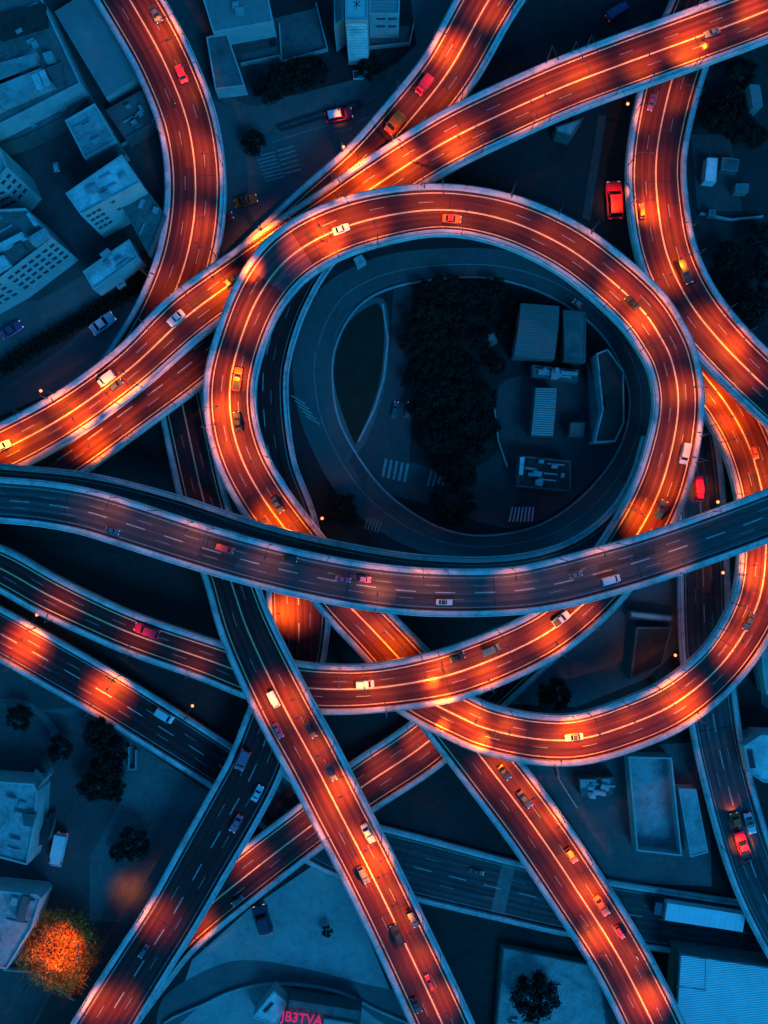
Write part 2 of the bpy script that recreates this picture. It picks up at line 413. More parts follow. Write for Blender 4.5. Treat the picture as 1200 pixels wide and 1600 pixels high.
def build_road(key):
    r = ROADS[key]
    name, label, centre = ROAD_INFO[key]
    root = thing('overpass', label, 'overpass', (0, 0, 0))
    r.root = root
    # deck: running surface, then the box girder under it
    mb = MB()
    n = 8
    sweep(mb, r, [(1 - 2 * k / n, -1.2 + 2.4 * k / n, 0) for k in range(n + 1)], closed=False, uv=True)
    mb.build('deck', M_ASPHLIT if key in LIT_ROADS else M_ASPH, root)
    mb = MB()
    zlow = float(r.p[:, 2].min())
    if zlow > 1.9:
        sweep(mb, r, [(1, -0.05, -0.06), (-1, 0.05, -0.06), (-1, 0.05, -0.45), (-.62, 0, -0.9), (-.5, 0, -1.7), (.5, 0, -1.7), (.62, 0, -0.9), (1, -0.05, -0.45)])
    else:
        dd = -min(0.40, zlow - 0.02)
        sweep(mb, r, [(1, -0.05, -0.06), (-1, 0.05, -0.06), (-1, 0.05, dd), (1, -0.05, dd)])
    mb.build('girder', M_CONCD, root)
    for sg in (1, -1):
        mb = MB()
        bot = -1.15 if zlow > 1.9 else -0.38
        sweep(mb, r, [(sg, 0, bot), (sg, sg * -0.02, 0.62), (sg, sg * -0.10, 0.72), (sg, sg * -1.14, 0.84), (sg, sg * -1.22, 0.76), (sg, sg * -1.30, -0.05), (sg, sg * -0.06, bot)])
        par = mb.build('parapet', M_CONC, root)
        mb = MB()
        sweep(mb, r, [(sg, sg * -0.26, 1.12), (sg, sg * -0.36, 1.12), (sg, sg * -0.36, 1.20), (sg, sg * -0.26, 1.20)])
        u = 1.0
        while u < r.len:
            p = r.at(u, sg * (r.half(u) - 0.31), 0.93)
            mb.box(p, (0.08, 0.08, 0.42)); u += 3.0
        mb.build('guard_rail', M_STEEL, par)
    mb = MB(); yl = MB(); wn_ = MB()
    for sg in (1, -1): strip(yl if key in LIT_ROADS and key not in 'NO' else wn_, r, (sg, sg * -1.95), 0.24)
    if centre == 'solid' and key != 'S':
        strip(yl, r, (0, 0.0), 0.32)
    else:
        dashes(mb, r, (0, 0), 0.22, 4.2, 8.4)
    for sg in (1, -1):
        dashes(wn_, r, (sg * 0.5, sg * -1.1), 0.15, 3.2, 10.5, off=2.0 if sg > 0 else 7.0, keep=0.85)
    if yl.f: tag(yl.build('centre_marking', M_PAINTY, root), 'solid yellow road lines')
    if mb.f: mb.build('road_marking', M_PAINT, root)
    if wn_.f: wn_.build('worn_marking', M_PAINTW, root)
    rp = random.Random(len(key) * 31 + ord(key[0]))
    u = 6.0
    while u < r.len - 18:
        ln_ = rp.uniform(4, 14); lane = rp.choice((-.62, -.22, .22, .62)); wd_ = rp.uniform(1.2, 2.6)
        mb = MB(); sweep(mb, r, [(lane, wd_ / 2, .007), (lane, -wd_ / 2, .007)], closed=False, uv=True, u0=u, u1=u + ln_)
        mb.build('repair_patch', M_REPAIRLIT if key in LIT_ROADS else M_REPAIRB, root)
        u += ln_ + rp.uniform(14, 40)
    u = 9.0
    while u < r.len:
        mb = MB()
        sweep(mb, r, [(1, -1.55, .014), (-1, 1.55, .014)], closed=False, u0=u, u1=u + .22); u += 31.0
        mb.build('expansion_joint', M_RUB, root)

def piers():
    for key, r in ROADS.items():
        u = 11.0
        while u < r.len:
            h = r.half(u)
            c = r.at(u, 0, 0)
            ok = c.z > 3.4 and abs(c.x) < 125 and abs(c.y) < 150
            if ok:
                for k2, r2 in ROADS.items():
                    d = np.hypot(r2.p[:, 0] - c.x, r2.p[:, 1] - c.y)
                    if k2 == key:
                        d = d.copy(); d[np.abs(r2.u - u) < 40] = 999
                    i = int(np.argmin(d))
                    if d[i] < r2.w[i] + 4.2 and (r2.p[i, 2] < c.z - 1):
                        ok = False; break
            if ok:
                t = r.tan(u); rz = math.atan2(t.y, t.x)
                mb = MB()
                zt = c.z - 1.75
                mb.box((c.x, c.y, (zt - 1.0) / 2), (1.5, h * 0.62, zt - 1.0), rz)
                mb.box((c.x, c.y, zt - 0.5), (1.7, h * 0.85, 1.0), rz, taper=1.12)
                mb.build('pier', M_CONCD, r.root)
                u += 30.0
            else:
                u += 4.0

for k in ROADS: build_road(k)
piers()

# the reddish stretch of deck near the top left of the loop
r = ROADS['E']
mb = MB()
ua, _ = r.locate(470, 385); ub, _ = r.locate(425, 445)
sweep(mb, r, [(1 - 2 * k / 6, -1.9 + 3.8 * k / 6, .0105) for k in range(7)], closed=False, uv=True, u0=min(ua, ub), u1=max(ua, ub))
tag(mb.build('deck_patch', M_PATCH, r.root), 'reddish stretch of the loop deck')

r = ROADS['Q']; mb = MB()
u_, _ = r.locate(786, 1390)
sweep(mb, r, [(1 - 2 * k / 6, -1.6 + 3.2 * k / 6, .0105) for k in range(7)], closed=False, uv=True, u0=u_ - 1.6, u1=u_ + 1.6)
tag(mb.build('deck_patch', mat('pale_strip', (.13, .13, .13), .8, noise=(.5, .3)), r.root), 'pale concrete strip across the low highway')
# ---------------------------------------------------------------- street lamps
POLE_ME = None
LAMP_H = 5.6
def lamp_meshes():
    mb = MB()
    mb.tube([(0, 0, 0), (0, 0, 0.5)], [0.16, 0.13], 8)
    mb.tube([(0, 0, 0.5), (0, 0, LAMP_H), ], [0.10, 0.065], 8)
    pole = mb.mesh('pole', M_POLE)
    mb = MB()                                   # arm one metre long along +x, stretched per lamp
    mb.tube([(0, 0, LAMP_H - 0.25), (0.35, 0, LAMP_H + 0.02), (1, 0, LAMP_H + 0.1)], [0.06, 0.05, 0.045], 6)
    arm = mb.mesh('arm', M_POLE)
    mb = MB()
    mb.hexa([(-0.35, -.16, 0), (.45, -.13, 0), (.45, .13, 0), (-.35, .16, 0)], [(-.3, -.1, .16), (.38, -.07, .11), (.38, .07, .11), (-.3, .1, .16)])
    head = mb.mesh('lamp_head', M_POLE)
    mb = MB()
    mb.hexa([(-.22, -.11, -.07), (.34, -.09, -.07), (.34, .09, -.07), (-.22, .11, -.07)], [(-.25, -.12, -.005), (.38, -.1, -.005), (.38, .1, -.005), (-.25, .12, -.005)])
    lens = mb.mesh('lens', M_LENS)
    bm = bmesh.new(); bmesh.ops.create_uvsphere(bm, u_segments=12, v_segments=8, radius=0.33)
    globe = bpy.data.meshes.new('globe'); bm.to_mesh(globe); bm.free(); globe.materials.append(M_LENS)
    return pole, arm, head, lens, globe
LM = lamp_meshes()
LIGHTS = {}
def light_data(power, cone=118):
    key = (round(power), cone)
    if key not in LIGHTS:
        l = bpy.data.lights.new('lamp_light', 'SPOT')
        l.energy = power; l.color = LAMP_COL; l.shadow_soft_size = 0.16
        l.spot_size = R_(cone); l.spot_blend = 1.0
        LIGHTS[key] = l
    return LIGHTS[key]

LAMPS = []        # (root, road key, u, side)
def add_lamp(base, head, aim, power, key, side, u, globe=False, cone=102):
    """base: foot point; head: (x, y) of the lamp head; aim: lit point"""
    dx, dy = head[0] - base.x, head[1] - base.y
    ln = max(0.8, math.hypot(dx, dy)); rz = math.atan2(dy, dx)
    root = thing('street_lamp', None, 'street lamp', base, rz)
    link('pole', LM[0], root)
    a = link('arm', LM[1], root); a.scale = (ln, 1, 1)
    hd = link('lamp_head', LM[2], root); hd.location = (ln + 0.2, 0, LAMP_H + 0.08)
    link('globe' if globe else 'lens', LM[4] if globe else LM[3], hd)
    if globe: hd.children[0].location = (0.05, 0, 0.1)
    lo = bpy.data.objects.new('lamp_light', light_data(power, cone)); COL.objects.link(lo)
    lo.parent = root; lo.location = (ln + 0.25, 0, LAMP_H - 0.12)
    hp = Vector((base.x + math.cos(rz) * (ln + .25), base.y + math.sin(rz) * (ln + .25), base.z + LAMP_H - 0.12))
    d = (Vector(aim) - hp).normalized()
    q = d.to_track_quat('-Z', 'Y').to_euler().to_matrix()
    lo.rotation_euler = (Matrix.Rotation(-rz, 3, 'Z') @ q).to_euler()
    LAMPS.append((root, key, u, side))
    return root

def pool(key, px, py, power, side=None, globe=False, reach=None):
    r = ROADS[key]
    u, v = r.locate(px, py)
    h = r.half(u)
    sg = side if side else (1 if v > 0 else -1)
    base = r.at(u, sg * (h - 0.40), 0.45)
    inset = (h - 0.4) - sg * v                     # metres from the pole to the pool
    reachm = reach if reach is not None else min(max(inset, 1.0), 3.6)
    hp = r.at(u, sg * (h - 0.4 - reachm), 0)
    aim = r.at(u, v, 0)
    aim = r.at(u, sg * (h - 0.4 - reachm - 1.7), 0)
    add_lamp(base, (hp.x, hp.y), aim, power * LAMP_W * 1.2, key, sg, u, globe)

def fill(key, a, b, power, spacing=15.0, sides=(1, -1)):
    r = ROADS[key]
    ua, _ = r.locate(*a); ub, _ = r.locate(*b)
    if ua > ub: ua, ub = ub, ua
    n = max(1, int((ub - ua) / spacing))
    for k in range(n):
        u = ua + (k + 0.5) * (ub - ua) / n
        sg = sides[k % len(sides)]
        h = r.half(u)
        near = [abs(u - u2) for (_, k2, u2, s2) in LAMPS if k2 == key]
        if near and min(near) < 3.6: continue
        base = r.at(u, sg * (h - 0.40), 0.45); hp = r.at(u, sg * (h - 3.2), 0)
        add_lamp(base, (hp.x, hp.y), r.at(u, sg * (h - 4.8), 0), power * LAMP_W * 1.5, key, sg, u, cone=118).scale = (1, 1, 1.5)

for a in [
 ('A',268,48,.45),('A',306,232,.25,1),('A',314,352,.45,1),('A',258,90,.18),
 ('B',693,74,1.0),('B',765,14,.5),('B',549,252,.95),('B',640,160,.2),
 ('C',1175,8,.6),('C',1068,66,.9),('C',1085,85,.5,1),('C',1003,105,.5),('C',902,110,.55),('C',712,228,1.2),('C',627,247,1.0),('C',575,282,1.1),('C',735,205,.3),
 ('C',343,448,1.1),('C',412,368,1.2),('C',180,622,1.1),('C',128,660,1.0),('C',10,690,1.0),('C',95,628,.5),('C',298,468,.4),('C',240,520,.35),('C',50,672,.4),
 ('B2',152,702,1.0),('B2',195,668,.3),('B2',262,615,.12),
 ('E',512,366,1.2),('E',470,372,.5),('E',585,360,.4),('E',545,330,.35),('E',1002,500,1.1),('E',965,455,.6),('E',1008,812,1.0),('E',1050,762,.5),('E',1075,610,.45),('E',1080,680,.35),
 ('E',344,640,1.0),('E',372,590,.7),('E',352,700,.5),('E',424,806,.6),('E',448,828,.6),('E',500,838,.35),('E',690,318,.15),('E',860,360,.2),
 ('E',690,1042,.8),('E',760,1056,.75),('E',863,1001,1.0),('E',570,1068,.35),('E',905,955,.4),('E',88,958,.13),('E',212,1006,.09),('E',302,1040,.08),
 ('E',598,985,.5),('E',625,1010,.5),('E',560,950,.25),('E',786,1195,.5),('E',864,1280,.7),('E',916,1398,.8),('E',940,1464,1.0),('E',1013,1563,.9),('E',828,1235,.5),('E',985,1500,.35),
 ('D',590,926,.32),('D',420,868,.12,1),('D',1055,876,.14),('D',660,892,.16,1),('D',300,826,.12,1),('D',180,790,.10,1),('D',800,900,.16,1),('D',935,864,.12,1),
 ('N',438,955,1.3,-1),('N',226,1424,.30,-1),('N',142,1562,.42,-1),('N',196,1572,.15),
 ('G',535,1232,.95),('G',585,1358,1.2),('G',560,1320,.6),('G',415,1100,.35),('G',462,1085,.35),('G',500,1170,.45),('G',640,1440,.4),('G',648,1505,.4),('G',695,1560,.35),('G',610,1400,.6),
 ('O',50,992,1.0),('O',38,1012,.5),('O',180,1068,1.0),('O',155,1093,.55),
 ('P',316,1452,.30),('P',382,1335,.28),('P',600,1205,.25),('P',660,1165,.35),('P',540,1245,.2),
 ('H',1018,325,1.1),('H',1060,360,.4),('H',1147,537,1.0),('H',1115,500,.5),('H',1000,180,.25),('H',1060,410,.5),('H',1165,580,.4),('H',1060,150,.2),
 ('I',1170,955,.45),('I',1150,1000,.35),('E',384,505,.35),('E',395,475,.25),('C',840,155,.3),('C',930,115,.3),('E',690,1128,.3),('G',455,1120,.3),('G',595,1330,.3),('H',1035,440,.3),
 ('I',1112,612,1.2),('I',1130,655,.8),('I',1178,900,1.1),('I',1165,770,.5),('I',1078,1107,.9),('I',1050,1068,.4),('I',895,1136,1.0),('I',738,1122,1.1),('I',790,1140,.6),('I',1135,1010,.4),('I',985,1130,.35),('I',1150,880,.3),
]:
    pool(*a)
def glare(key, px, py, power):
    """a lamp whose head hangs outside the parapet over the gap beside the road"""
    r = ROADS[key]
    u, v = r.locate(px, py, LAMP_H)
    sg = 1 if v > 0 else -1
    base = r.at(u, sg * (r.half(u) - .4), .45)
    hp = W(px, py, base.z + LAMP_H)
    add_lamp(base, (hp.x, hp.y), (hp.x, hp.y, 0), power * LAMP_W, key, sg, u, True)
for a in [('B', 535, 226, .25), ('C', 62, 617, .2), ('C', 980, 161, .12), ('E', 502, 811, .35), ('I', 1056, 1025, .35), ('O', 57, 962, .25), ('I', 1131, 895, .12), ('D', 1122, 786, .12), ('O', 300, 1104, .05), ('C', 262, 790, .01)][:9]:
    glare(*a)
fill('A', (203, 0), (260, 480), .30, 8.5)
fill('B', (765, 0), (540, 290), .40, 8.5)
fill('C', (1190, 20), (20, 695), .42, 8.5)
fill('E', (455, 400), (1010, 800), .32, 8.5)
fill('E', (425, 445), (365, 560), .25, 10)
fill('E', (365, 560), (440, 820), .45, 8.5)
fill('E', (500, 1074), (930, 925), .28, 8.5)
fill('E', (560, 960), (1018, 1590), .50, 8.5)
fill('G', (430, 1080), (690, 1590), .50, 8.5)
fill('H', (1070, 60), (1200, 605), .45, 8.5)
fill('I', (1110, 600), (660, 1090), .55, 8.5)
fill('P', (690, 1140), (470, 1300), .28, 8.5)
fill('D', (100, 790), (1110, 845), .065, 12, (1,))
fill('B2', (300, 570), (100, 710), .2, 8.5)

# the lamp beside the autumn tree, standing on the ground, and the one that lights the paving
def ground_lamp(px, py, hx, hy, power, label):
    b = W(px, py, 0.02); h = W(hx, hy, 7)
    add_lamp(b, (h.x, h.y), (h.x, h.y, 0), power * LAMP_W, 'ground', 1, 0)
    tag(LAMPS[-1][0], label)
ground_lamp(205, 1432, 188, 1408, .13, 'street lamp on the paving above the bright orange tree')

ORD = ['first', 'second', 'third', 'fourth', 'fifth', 'sixth', 'seventh', 'eighth', 'ninth', 'tenth', 'eleventh', 'twelfth', 'thirteenth', 'fourteenth', 'fifteenth',
       'sixteenth', 'seventeenth', 'eighteenth', 'nineteenth', 'twentieth', 'twenty-first', 'twenty-second', 'twenty-third', 'twenty-fourth', 'twenty-fifth',
       'twenty-sixth', 'twenty-seventh', 'twenty-eighth', 'twenty-ninth', 'thirtieth', 'thirty-first', 'thirty-second', 'thirty-third', 'thirty-fourth', 'thirty-fifth',
       'thirty-sixth', 'thirty-seventh', 'thirty-eighth', 'thirty-ninth', 'fortieth']
LAMP_ROAD = {'A': ('upper left curved overpass', ('right', 'left')), 'B': ('ramp with the orange van', ('left', 'right')), 'C': ('long diagonal overpass', ('lower', 'upper')),
 'B2': ('narrow dark red ramp', ('upper', 'lower')), 'E': ('big loop overpass', ('inner', 'outer')), 'D': ('dark blue top level overpass', ('upper', 'lower')),
 'N': ('bottom left overpass', ('right', 'left')), 'G': ('straight overpass at bottom centre', ('right', 'left')), 'O': ('short lower left overpass', ('upper', 'lower')),
 'P': ('dim red lower ramp', ('lower', 'upper')), 'H': ('upper right curved overpass', ('right', 'left')), 'I': ('lower right U shaped ramp', ('outer', 'inner'))}
START = {'A': 'from the top', 'B': 'from the top', 'C': 'from the right', 'B2': 'from the left', 'E': 'from the left edge', 'D': 'from the left', 'N': 'from the top', 'G': 'from the top',
         'O': 'from the left', 'P': 'from the right', 'H': 'from the top', 'I': 'from the top'}
for key in LAMP_ROAD:
    for sg in (1, -1):
        ls = sorted([l for l in LAMPS if l[1] == key and l[3] == sg], key=lambda q: q[2])
        for i, l in enumerate(ls):
            nm, sides = LAMP_ROAD[key]
            tag(l[0], f"{ORD[i]} lamp {START[key]} on {sides[0] if sg > 0 else sides[1]} parapet of the {nm}"[:120], 'street lamp', 'street lamps along the overpasses')
# ---------------------------------------------------------------- vehicles
def paint(name, c, rough=0.35):
    return mat('paint_' + name, c, rough, 0.0, spec=0.5)
PAINTS = {'white': (0.55, 0.54, 0.53), 'silver': (0.38, 0.38, 0.40), 'grey': (0.12, 0.12, 0.13), 'black': (0.020, 0.020, 0.024), 'navy': (0.025, 0.035, 0.07),
          'teal': (0.03, 0.10, 0.13), 'red': (0.80, 0.030, 0.050), 'crimson': (0.85, 0.015, 0.06), 'orange': (0.85, 0.10, 0.02), 'pink': (0.55, 0.14, 0.20), 'paleblue': (0.42, 0.58, 0.68),
          'amber': (0.85, 0.10, 0.01), 'purple': (0.20, 0.06, 0.15)}
M_GLASS = mat('car_glass', (0.012, 0.014, 0.018), 0.12, spec=0.7)
M_GLASSP = mat('car_glass_pale', (0.35, 0.42, 0.46), 0.15, spec=0.7)
M_TYRE = mat('tyre', (0.015, 0.015, 0.015), 0.9)
M_RIM = mat('wheel_rim', (0.35, 0.35, 0.36), 0.4, 0.8)
M_HEAD = mat('headlamp', (0.85, 0.82, 0.75), 0.2, emit=((1.0, 0.75, 0.5), 0.22))
M_TAIL = mat('tail_lamp', (0.5, 0.01, 0.01), 0.3, emit=((1.0, 0.03, 0.02), 0.5))
M_TRIM = mat('car_trim', (0.03, 0.03, 0.03), 0.6)
M_CARGO = mat('cargo_box', (0.60, 0.60, 0.60), 0.55, noise=(0.8, 0.15))

def loft(mb, stations, mi=0):
    """stations: (x, half width low, half width high, z low, z shoulder, z top)"""
    rows = []
    for x, wl, wh, z0, zs, zt in stations:
        rows.append([mb.vert((x, y, z)) for y, z in ((-wl * .94, z0), (-wl, z0 + .18), (-wl, zs), (-wh, zt), (wh, zt), (wl, zs), (wl, z0 + .18), (wl * .94, z0))])
    n = 8
    for i in range(len(rows) - 1):
        for j in range(n):
            k = (j + 1) % n
            mb.face((rows[i][j], rows[i][k], rows[i + 1][k], rows[i + 1][j]), mi)
    mb.face(rows[0], mi); mb.face(rows[-1][::-1], mi)

def cab(mb, x0, x1, x2, x3, wb, wt, zb, zt, mi=0):
    """glasshouse: base x0..x3, roof x1..x2"""
    mb.hexa([(x0, -wb, zb), (x3, -wb, zb), (x3, wb, zb), (x0, wb, zb)], [(x1, -wt, zt), (x2, -wt, zt), (x2, wt, zt), (x1, wt, zt)], mi)

def lerp(a, b, t): return tuple(a[i] + (b[i] - a[i]) * t for i in range(3))
def inset_quad(a, b, c, d, l, r, lo, hi, off):
    """quad a b (bottom) c d (top, c above b): a smaller quad standing off it, as a thin slab"""
    def P(s, t): return Vector(lerp(lerp(a, b, s), lerp(d, c, s), t))
    q = [P(l, lo), P(r, lo), P(r, hi), P(l, hi)]
    n = (q[1] - q[0]).cross(q[3] - q[0]).normalized()
    return [p - n * .01 for p in q], [p + n * off for p in q]
def slab(a, b, c, d, l=.06, r=.94, lo=.12, hi=.9, off=.012):
    mb = MB(); lo_, hi_ = inset_quad(a, b, c, d, l, r, lo, hi, off); mb.hexa(lo_, hi_); return mb

def glasshouse(root, x0, x1, x2, x3, wb, wt, zb, zt, glass, rear=True, sidew=True):
    A = lambda x, y, z: (x, y, z)
    out = []
    out.append(('windscreen', slab(A(x3, -wb, zb), A(x3, wb, zb), A(x2, wt, zt), A(x2, -wt, zt))))
    if rear: out.append(('rear_window', slab(A(x0, wb, zb), A(x0, -wb, zb), A(x1, -wt, zt), A(x1, wt, zt))))
    if sidew:
        out.append(('side_window', slab(A(x0, -wb, zb), A(x3, -wb, zb), A(x2, -wt, zt), A(x1, -wt, zt), .08, .92, .15, .88)))
        out.append(('side_window', slab(A(x3, wb, zb), A(x0, wb, zb), A(x1, wt, zt), A(x2, wt, zt), .08, .92, .15, .88)))
    return [(n, m.mesh(n, glass)) for n, m in out]

def wheel_mesh(r=0.33, w=0.22):
    mb = MB(); mb.tube([(0, -w / 2, 0), (0, w / 2, 0)], r, 14); t = mb.mesh('wheel', M_TYRE)
    mb = MB(); mb.tube([(0, -w / 2 - .012, 0), (0, w / 2 + .012, 0)], r * .6, 10); m = mb.mesh('rim', M_RIM)
    return t, m
WH = wheel_mesh()

def lamp_box(name, m, x, y, z, sx, sy, sz):
    mb = MB(); mb.box((x, y, z), (sx, sy, sz)); return (name, mb.mesh(name, m))

KIT = {}
def kit(kind, glass=M_GLASS):
    """the meshes of one kind of vehicle, real size, pointing along +x; the body gets its paint later"""
    key = (kind, glass.name)
    if key in KIT: return KIT[key]
    mb = MB(); parts = []; wheels = []
    if kind in ('sedan', 'hatch', 'suv'):
        L, hw = {'sedan': (4.6, .90), 'hatch': (4.1, .87), 'suv': (4.8, .96)}[kind]
        H = {'sedan': 1.43, 'hatch': 1.5, 'suv': 1.72}[kind]
        zs = {'sedan': .78, 'hatch': .82, 'suv': .95}[kind]
        a = L / 2
        loft(mb, [(-a, hw * .80, hw * .72, .34, zs * .82, zs * .9), (-a + .12, hw * .92, hw * .82, .26, zs * .9, zs * 1.02), (-a + .7, hw, hw * .9, .22, zs * .95, zs * 1.06),
                  (-.2, hw, hw * .9, .2, zs * .95, zs * 1.05), (a - 1.3, hw, hw * .88, .2, zs * .92, zs * 1.02), (a - .45, hw * .97, hw * .84, .22, zs * .82, zs * .92),
                  (a - .1, hw * .86, hw * .74, .26, zs * .68, zs * .78), (a, hw * .72, hw * .62, .34, zs * .62, zs * .68)])
        zb = zs * 1.03
        if kind == 'sedan': g = (-a + .75, -a + 1.45, .25, a - 1.45)
        elif kind == 'hatch': g = (-a + .12, -a + .55, .35, a - 1.15)
        else: g = (-a + .10, -a + .4, .35, a - 1.3)
        cab(mb, *g, hw * .87, hw * .70, zb, H)
        parts += glasshouse(None, *g, hw * .87, hw * .70, zb, H, glass)
        for sg in (1, -1):
            mb.box((g[3] - .35, sg * (hw + .07), zb + .06), (.12, .16, .12))
            parts.append(lamp_box('headlight', M_HEAD, a - .12, sg * hw * .66, zs * .72, .18, .30, .12))
            parts.append(lamp_box('taillight', M_TAIL, -a + .02, sg * hw * .66, zs * .8, .1, .3, .13))
        wx = (a - .85, -a + .85); ww = hw - .1
    elif kind == 'van':
        L, hw, H = 5.2, .98, 2.05; a = L / 2
        loft(mb, [(-a, hw * .93, hw * .82, .3, 1.25, 1.92), (-a + .1, hw, hw * .86, .26, 1.3, 2.0), (-.3, hw, hw * .87, .24, 1.3, H), (a - 1.75, hw, hw * .85, .24, 1.28, H - .04), (a - 1.72, hw, hw * .85, .24, 1.0, 1.15),
                  (a - .5, hw * .96, hw * .82, .26, .86, 1.0), (a - .1, hw * .86, hw * .72, .3, .72, .85), (a, hw * .74, hw * .62, .36, .66, .72)])
        cab(mb, a - 2.6, a - 2.5, a - 1.65, a - .85, hw * .9, hw * .8, 1.1, H - .08)
        parts += glasshouse(None, a - 2.6, a - 2.5, a - 1.65, a - .85, hw * .9, hw * .8, 1.1, H - .08, glass, rear=False)
        parts.append(('rear_window', slab((-a, hw * .8, 1.1), (-a, -hw * .8, 1.1), (-a, -hw * .78, 1.9), (-a, hw * .78, 1.9), .08, .92, .25, .8, .03).mesh('rear_window', glass)))
        for sg in (1, -1):
            mb.box((a - 1.25, sg * (hw + .1), 1.25), (.14, .2, .22))
            parts.append(lamp_box('headlight', M_HEAD, a - .12, sg * hw * .66, .72, .18, .3, .16))
            parts.append(lamp_box('taillight', M_TAIL, -a, sg * hw * .84, .95, .08, .16, .4))
        wx = (a - .95, -a + 1.0); ww = hw - .1
    elif kind == 'pickup':
        L, hw = 5.3, .96; a = L / 2
        loft(mb, [(-a, hw * .93, hw * .9, .45, .92, 1.0), (-a + .12, hw, hw * .95, .35, .98, 1.06), (-.2, hw, hw * .93, .3, .98, 1.06), (a - 1.35, hw, hw * .9, .28, .96, 1.06), (a - .45, hw * .97, hw * .84, .3, .88, .98),
                  (a - .1, hw * .88, hw * .76, .34, .76, .86), (a, hw * .76, hw * .66, .4, .7, .76)])
        # bed walls
        for sg in (1, -1): mb.box((-a + 1.0, sg * (hw - .1), 1.18), (1.9, .1, .26))
        mb.box((-a + .08, 0, 1.18), (.1, 2 * hw - .3, .26))
        g = (-.75, -.55, .35, a - 1.45)
        cab(mb, *g, hw * .88, hw * .74, 1.05, 1.74)
        parts += glasshouse(None, *g, hw * .88, hw * .74, 1.05, 1.74, glass)
        mm = MB(); mm.box((-a + 1.0, 0, 1.075), (1.78, 2 * hw - .36, .03)); parts.append(('cargo_bed', mm.mesh('cargo_bed', M_TRIM)))
        for sg in (1, -1):
            parts.append(lamp_box('headlight', M_HEAD, a - .12, sg * hw * .66, .72, .18, .3, .14))
            parts.append(lamp_box('taillight', M_TAIL, -a, sg * hw * .84, .85, .08, .16, .3))
        wx = (a - .95, -a + 1.1); ww = hw - .08
    elif kind == 'truck':
        L, hw = 6.4, 1.05; a = L / 2
        loft(mb, [(a - 1.9, hw * .96, hw * .9, .5, 1.3, 2.1), (a - 1.75, hw, hw * .92, .42, 1.35, 2.2), (a - .75, hw, hw * .9, .42, 1.3, 2.18), (a - .3, hw, hw * .88, .42, 1.15, 1.5), (a, hw * .92, hw * .84, .5, .95, 1.1)])
        parts.append(('windscreen', slab((a - .32, -hw * .87, 1.5), (a - .32, hw * .87, 1.5), (a - .76, hw * .88, 2.16), (a - .76, -hw * .88, 2.16), .05, .95, .05, .9, .02).mesh('windscreen', glass)))
        for sg in (1, -1):
            s0 = [(a - 1.4, sg * hw, 1.4), (a - .5, sg * hw, 1.35), (a - .8, sg * hw * .95, 1.95), (a - 1.4, sg * hw * .95, 1.95)]
            if sg > 0: s0 = [s0[1], s0[0], s0[3], s0[2]]
            parts.append(('side_window', slab(*s0).mesh('side_window', glass)))
            parts.append(lamp_box('headlight', M_HEAD, a - .03, sg * hw * .7, .8, .1, .3, .18))
            parts.append(lamp_box('taillight', M_TAIL, -a - .02, sg * hw * .8, .75, .08, .2, .18))
            mb.box((a - .5, sg * (hw + .12), 1.5), (.1, .2, .35))
        mm = MB(); mm.box((-.95, 0, 1.62), (4.45, 2 * hw + .1, 1.9))
        for k in range(7): mm.box((-2.9 + k * .65, 0, 2.585), (.06, 2 * hw + .12, .03))
        parts.append(('cargo_box', mm))
        mb.box((-.9, 0, .56), (4.4, 1.1, .2))
        wx = (a - 1.1, -a + 1.2); ww = hw - .12
    if kind == 'motorbike':
        mb.tube([(-.75, 0, .55), (-.3, 0, .72), (.2, 0, .74), (.62, 0, .62)], [.10, .15, .17, .08], 8)
        mb.tube([(.45, -.36, 1.0), (.5, 0, .98), (.45, .36, 1.0)], .03, 6)
        mb.tube([(.45, 0, .98), (.72, 0, .34)], .04, 6)
        parts.append(('headlight', (lambda m: (m.box((.66, 0, .8), (.1, .16, .14)), m.mesh('headlight', M_HEAD))[1])(MB())))
        KIT[key] = (2.1, .75, mb, parts, [(.72, 0, .32), (-.68, 0, .32)]); return KIT[key]
    wheels = [(x, s * ww, .33) for x in wx for s in (1, -1)]
    KIT[key] = (L, 2 * hw, mb, parts, wheels)
    return KIT[key]

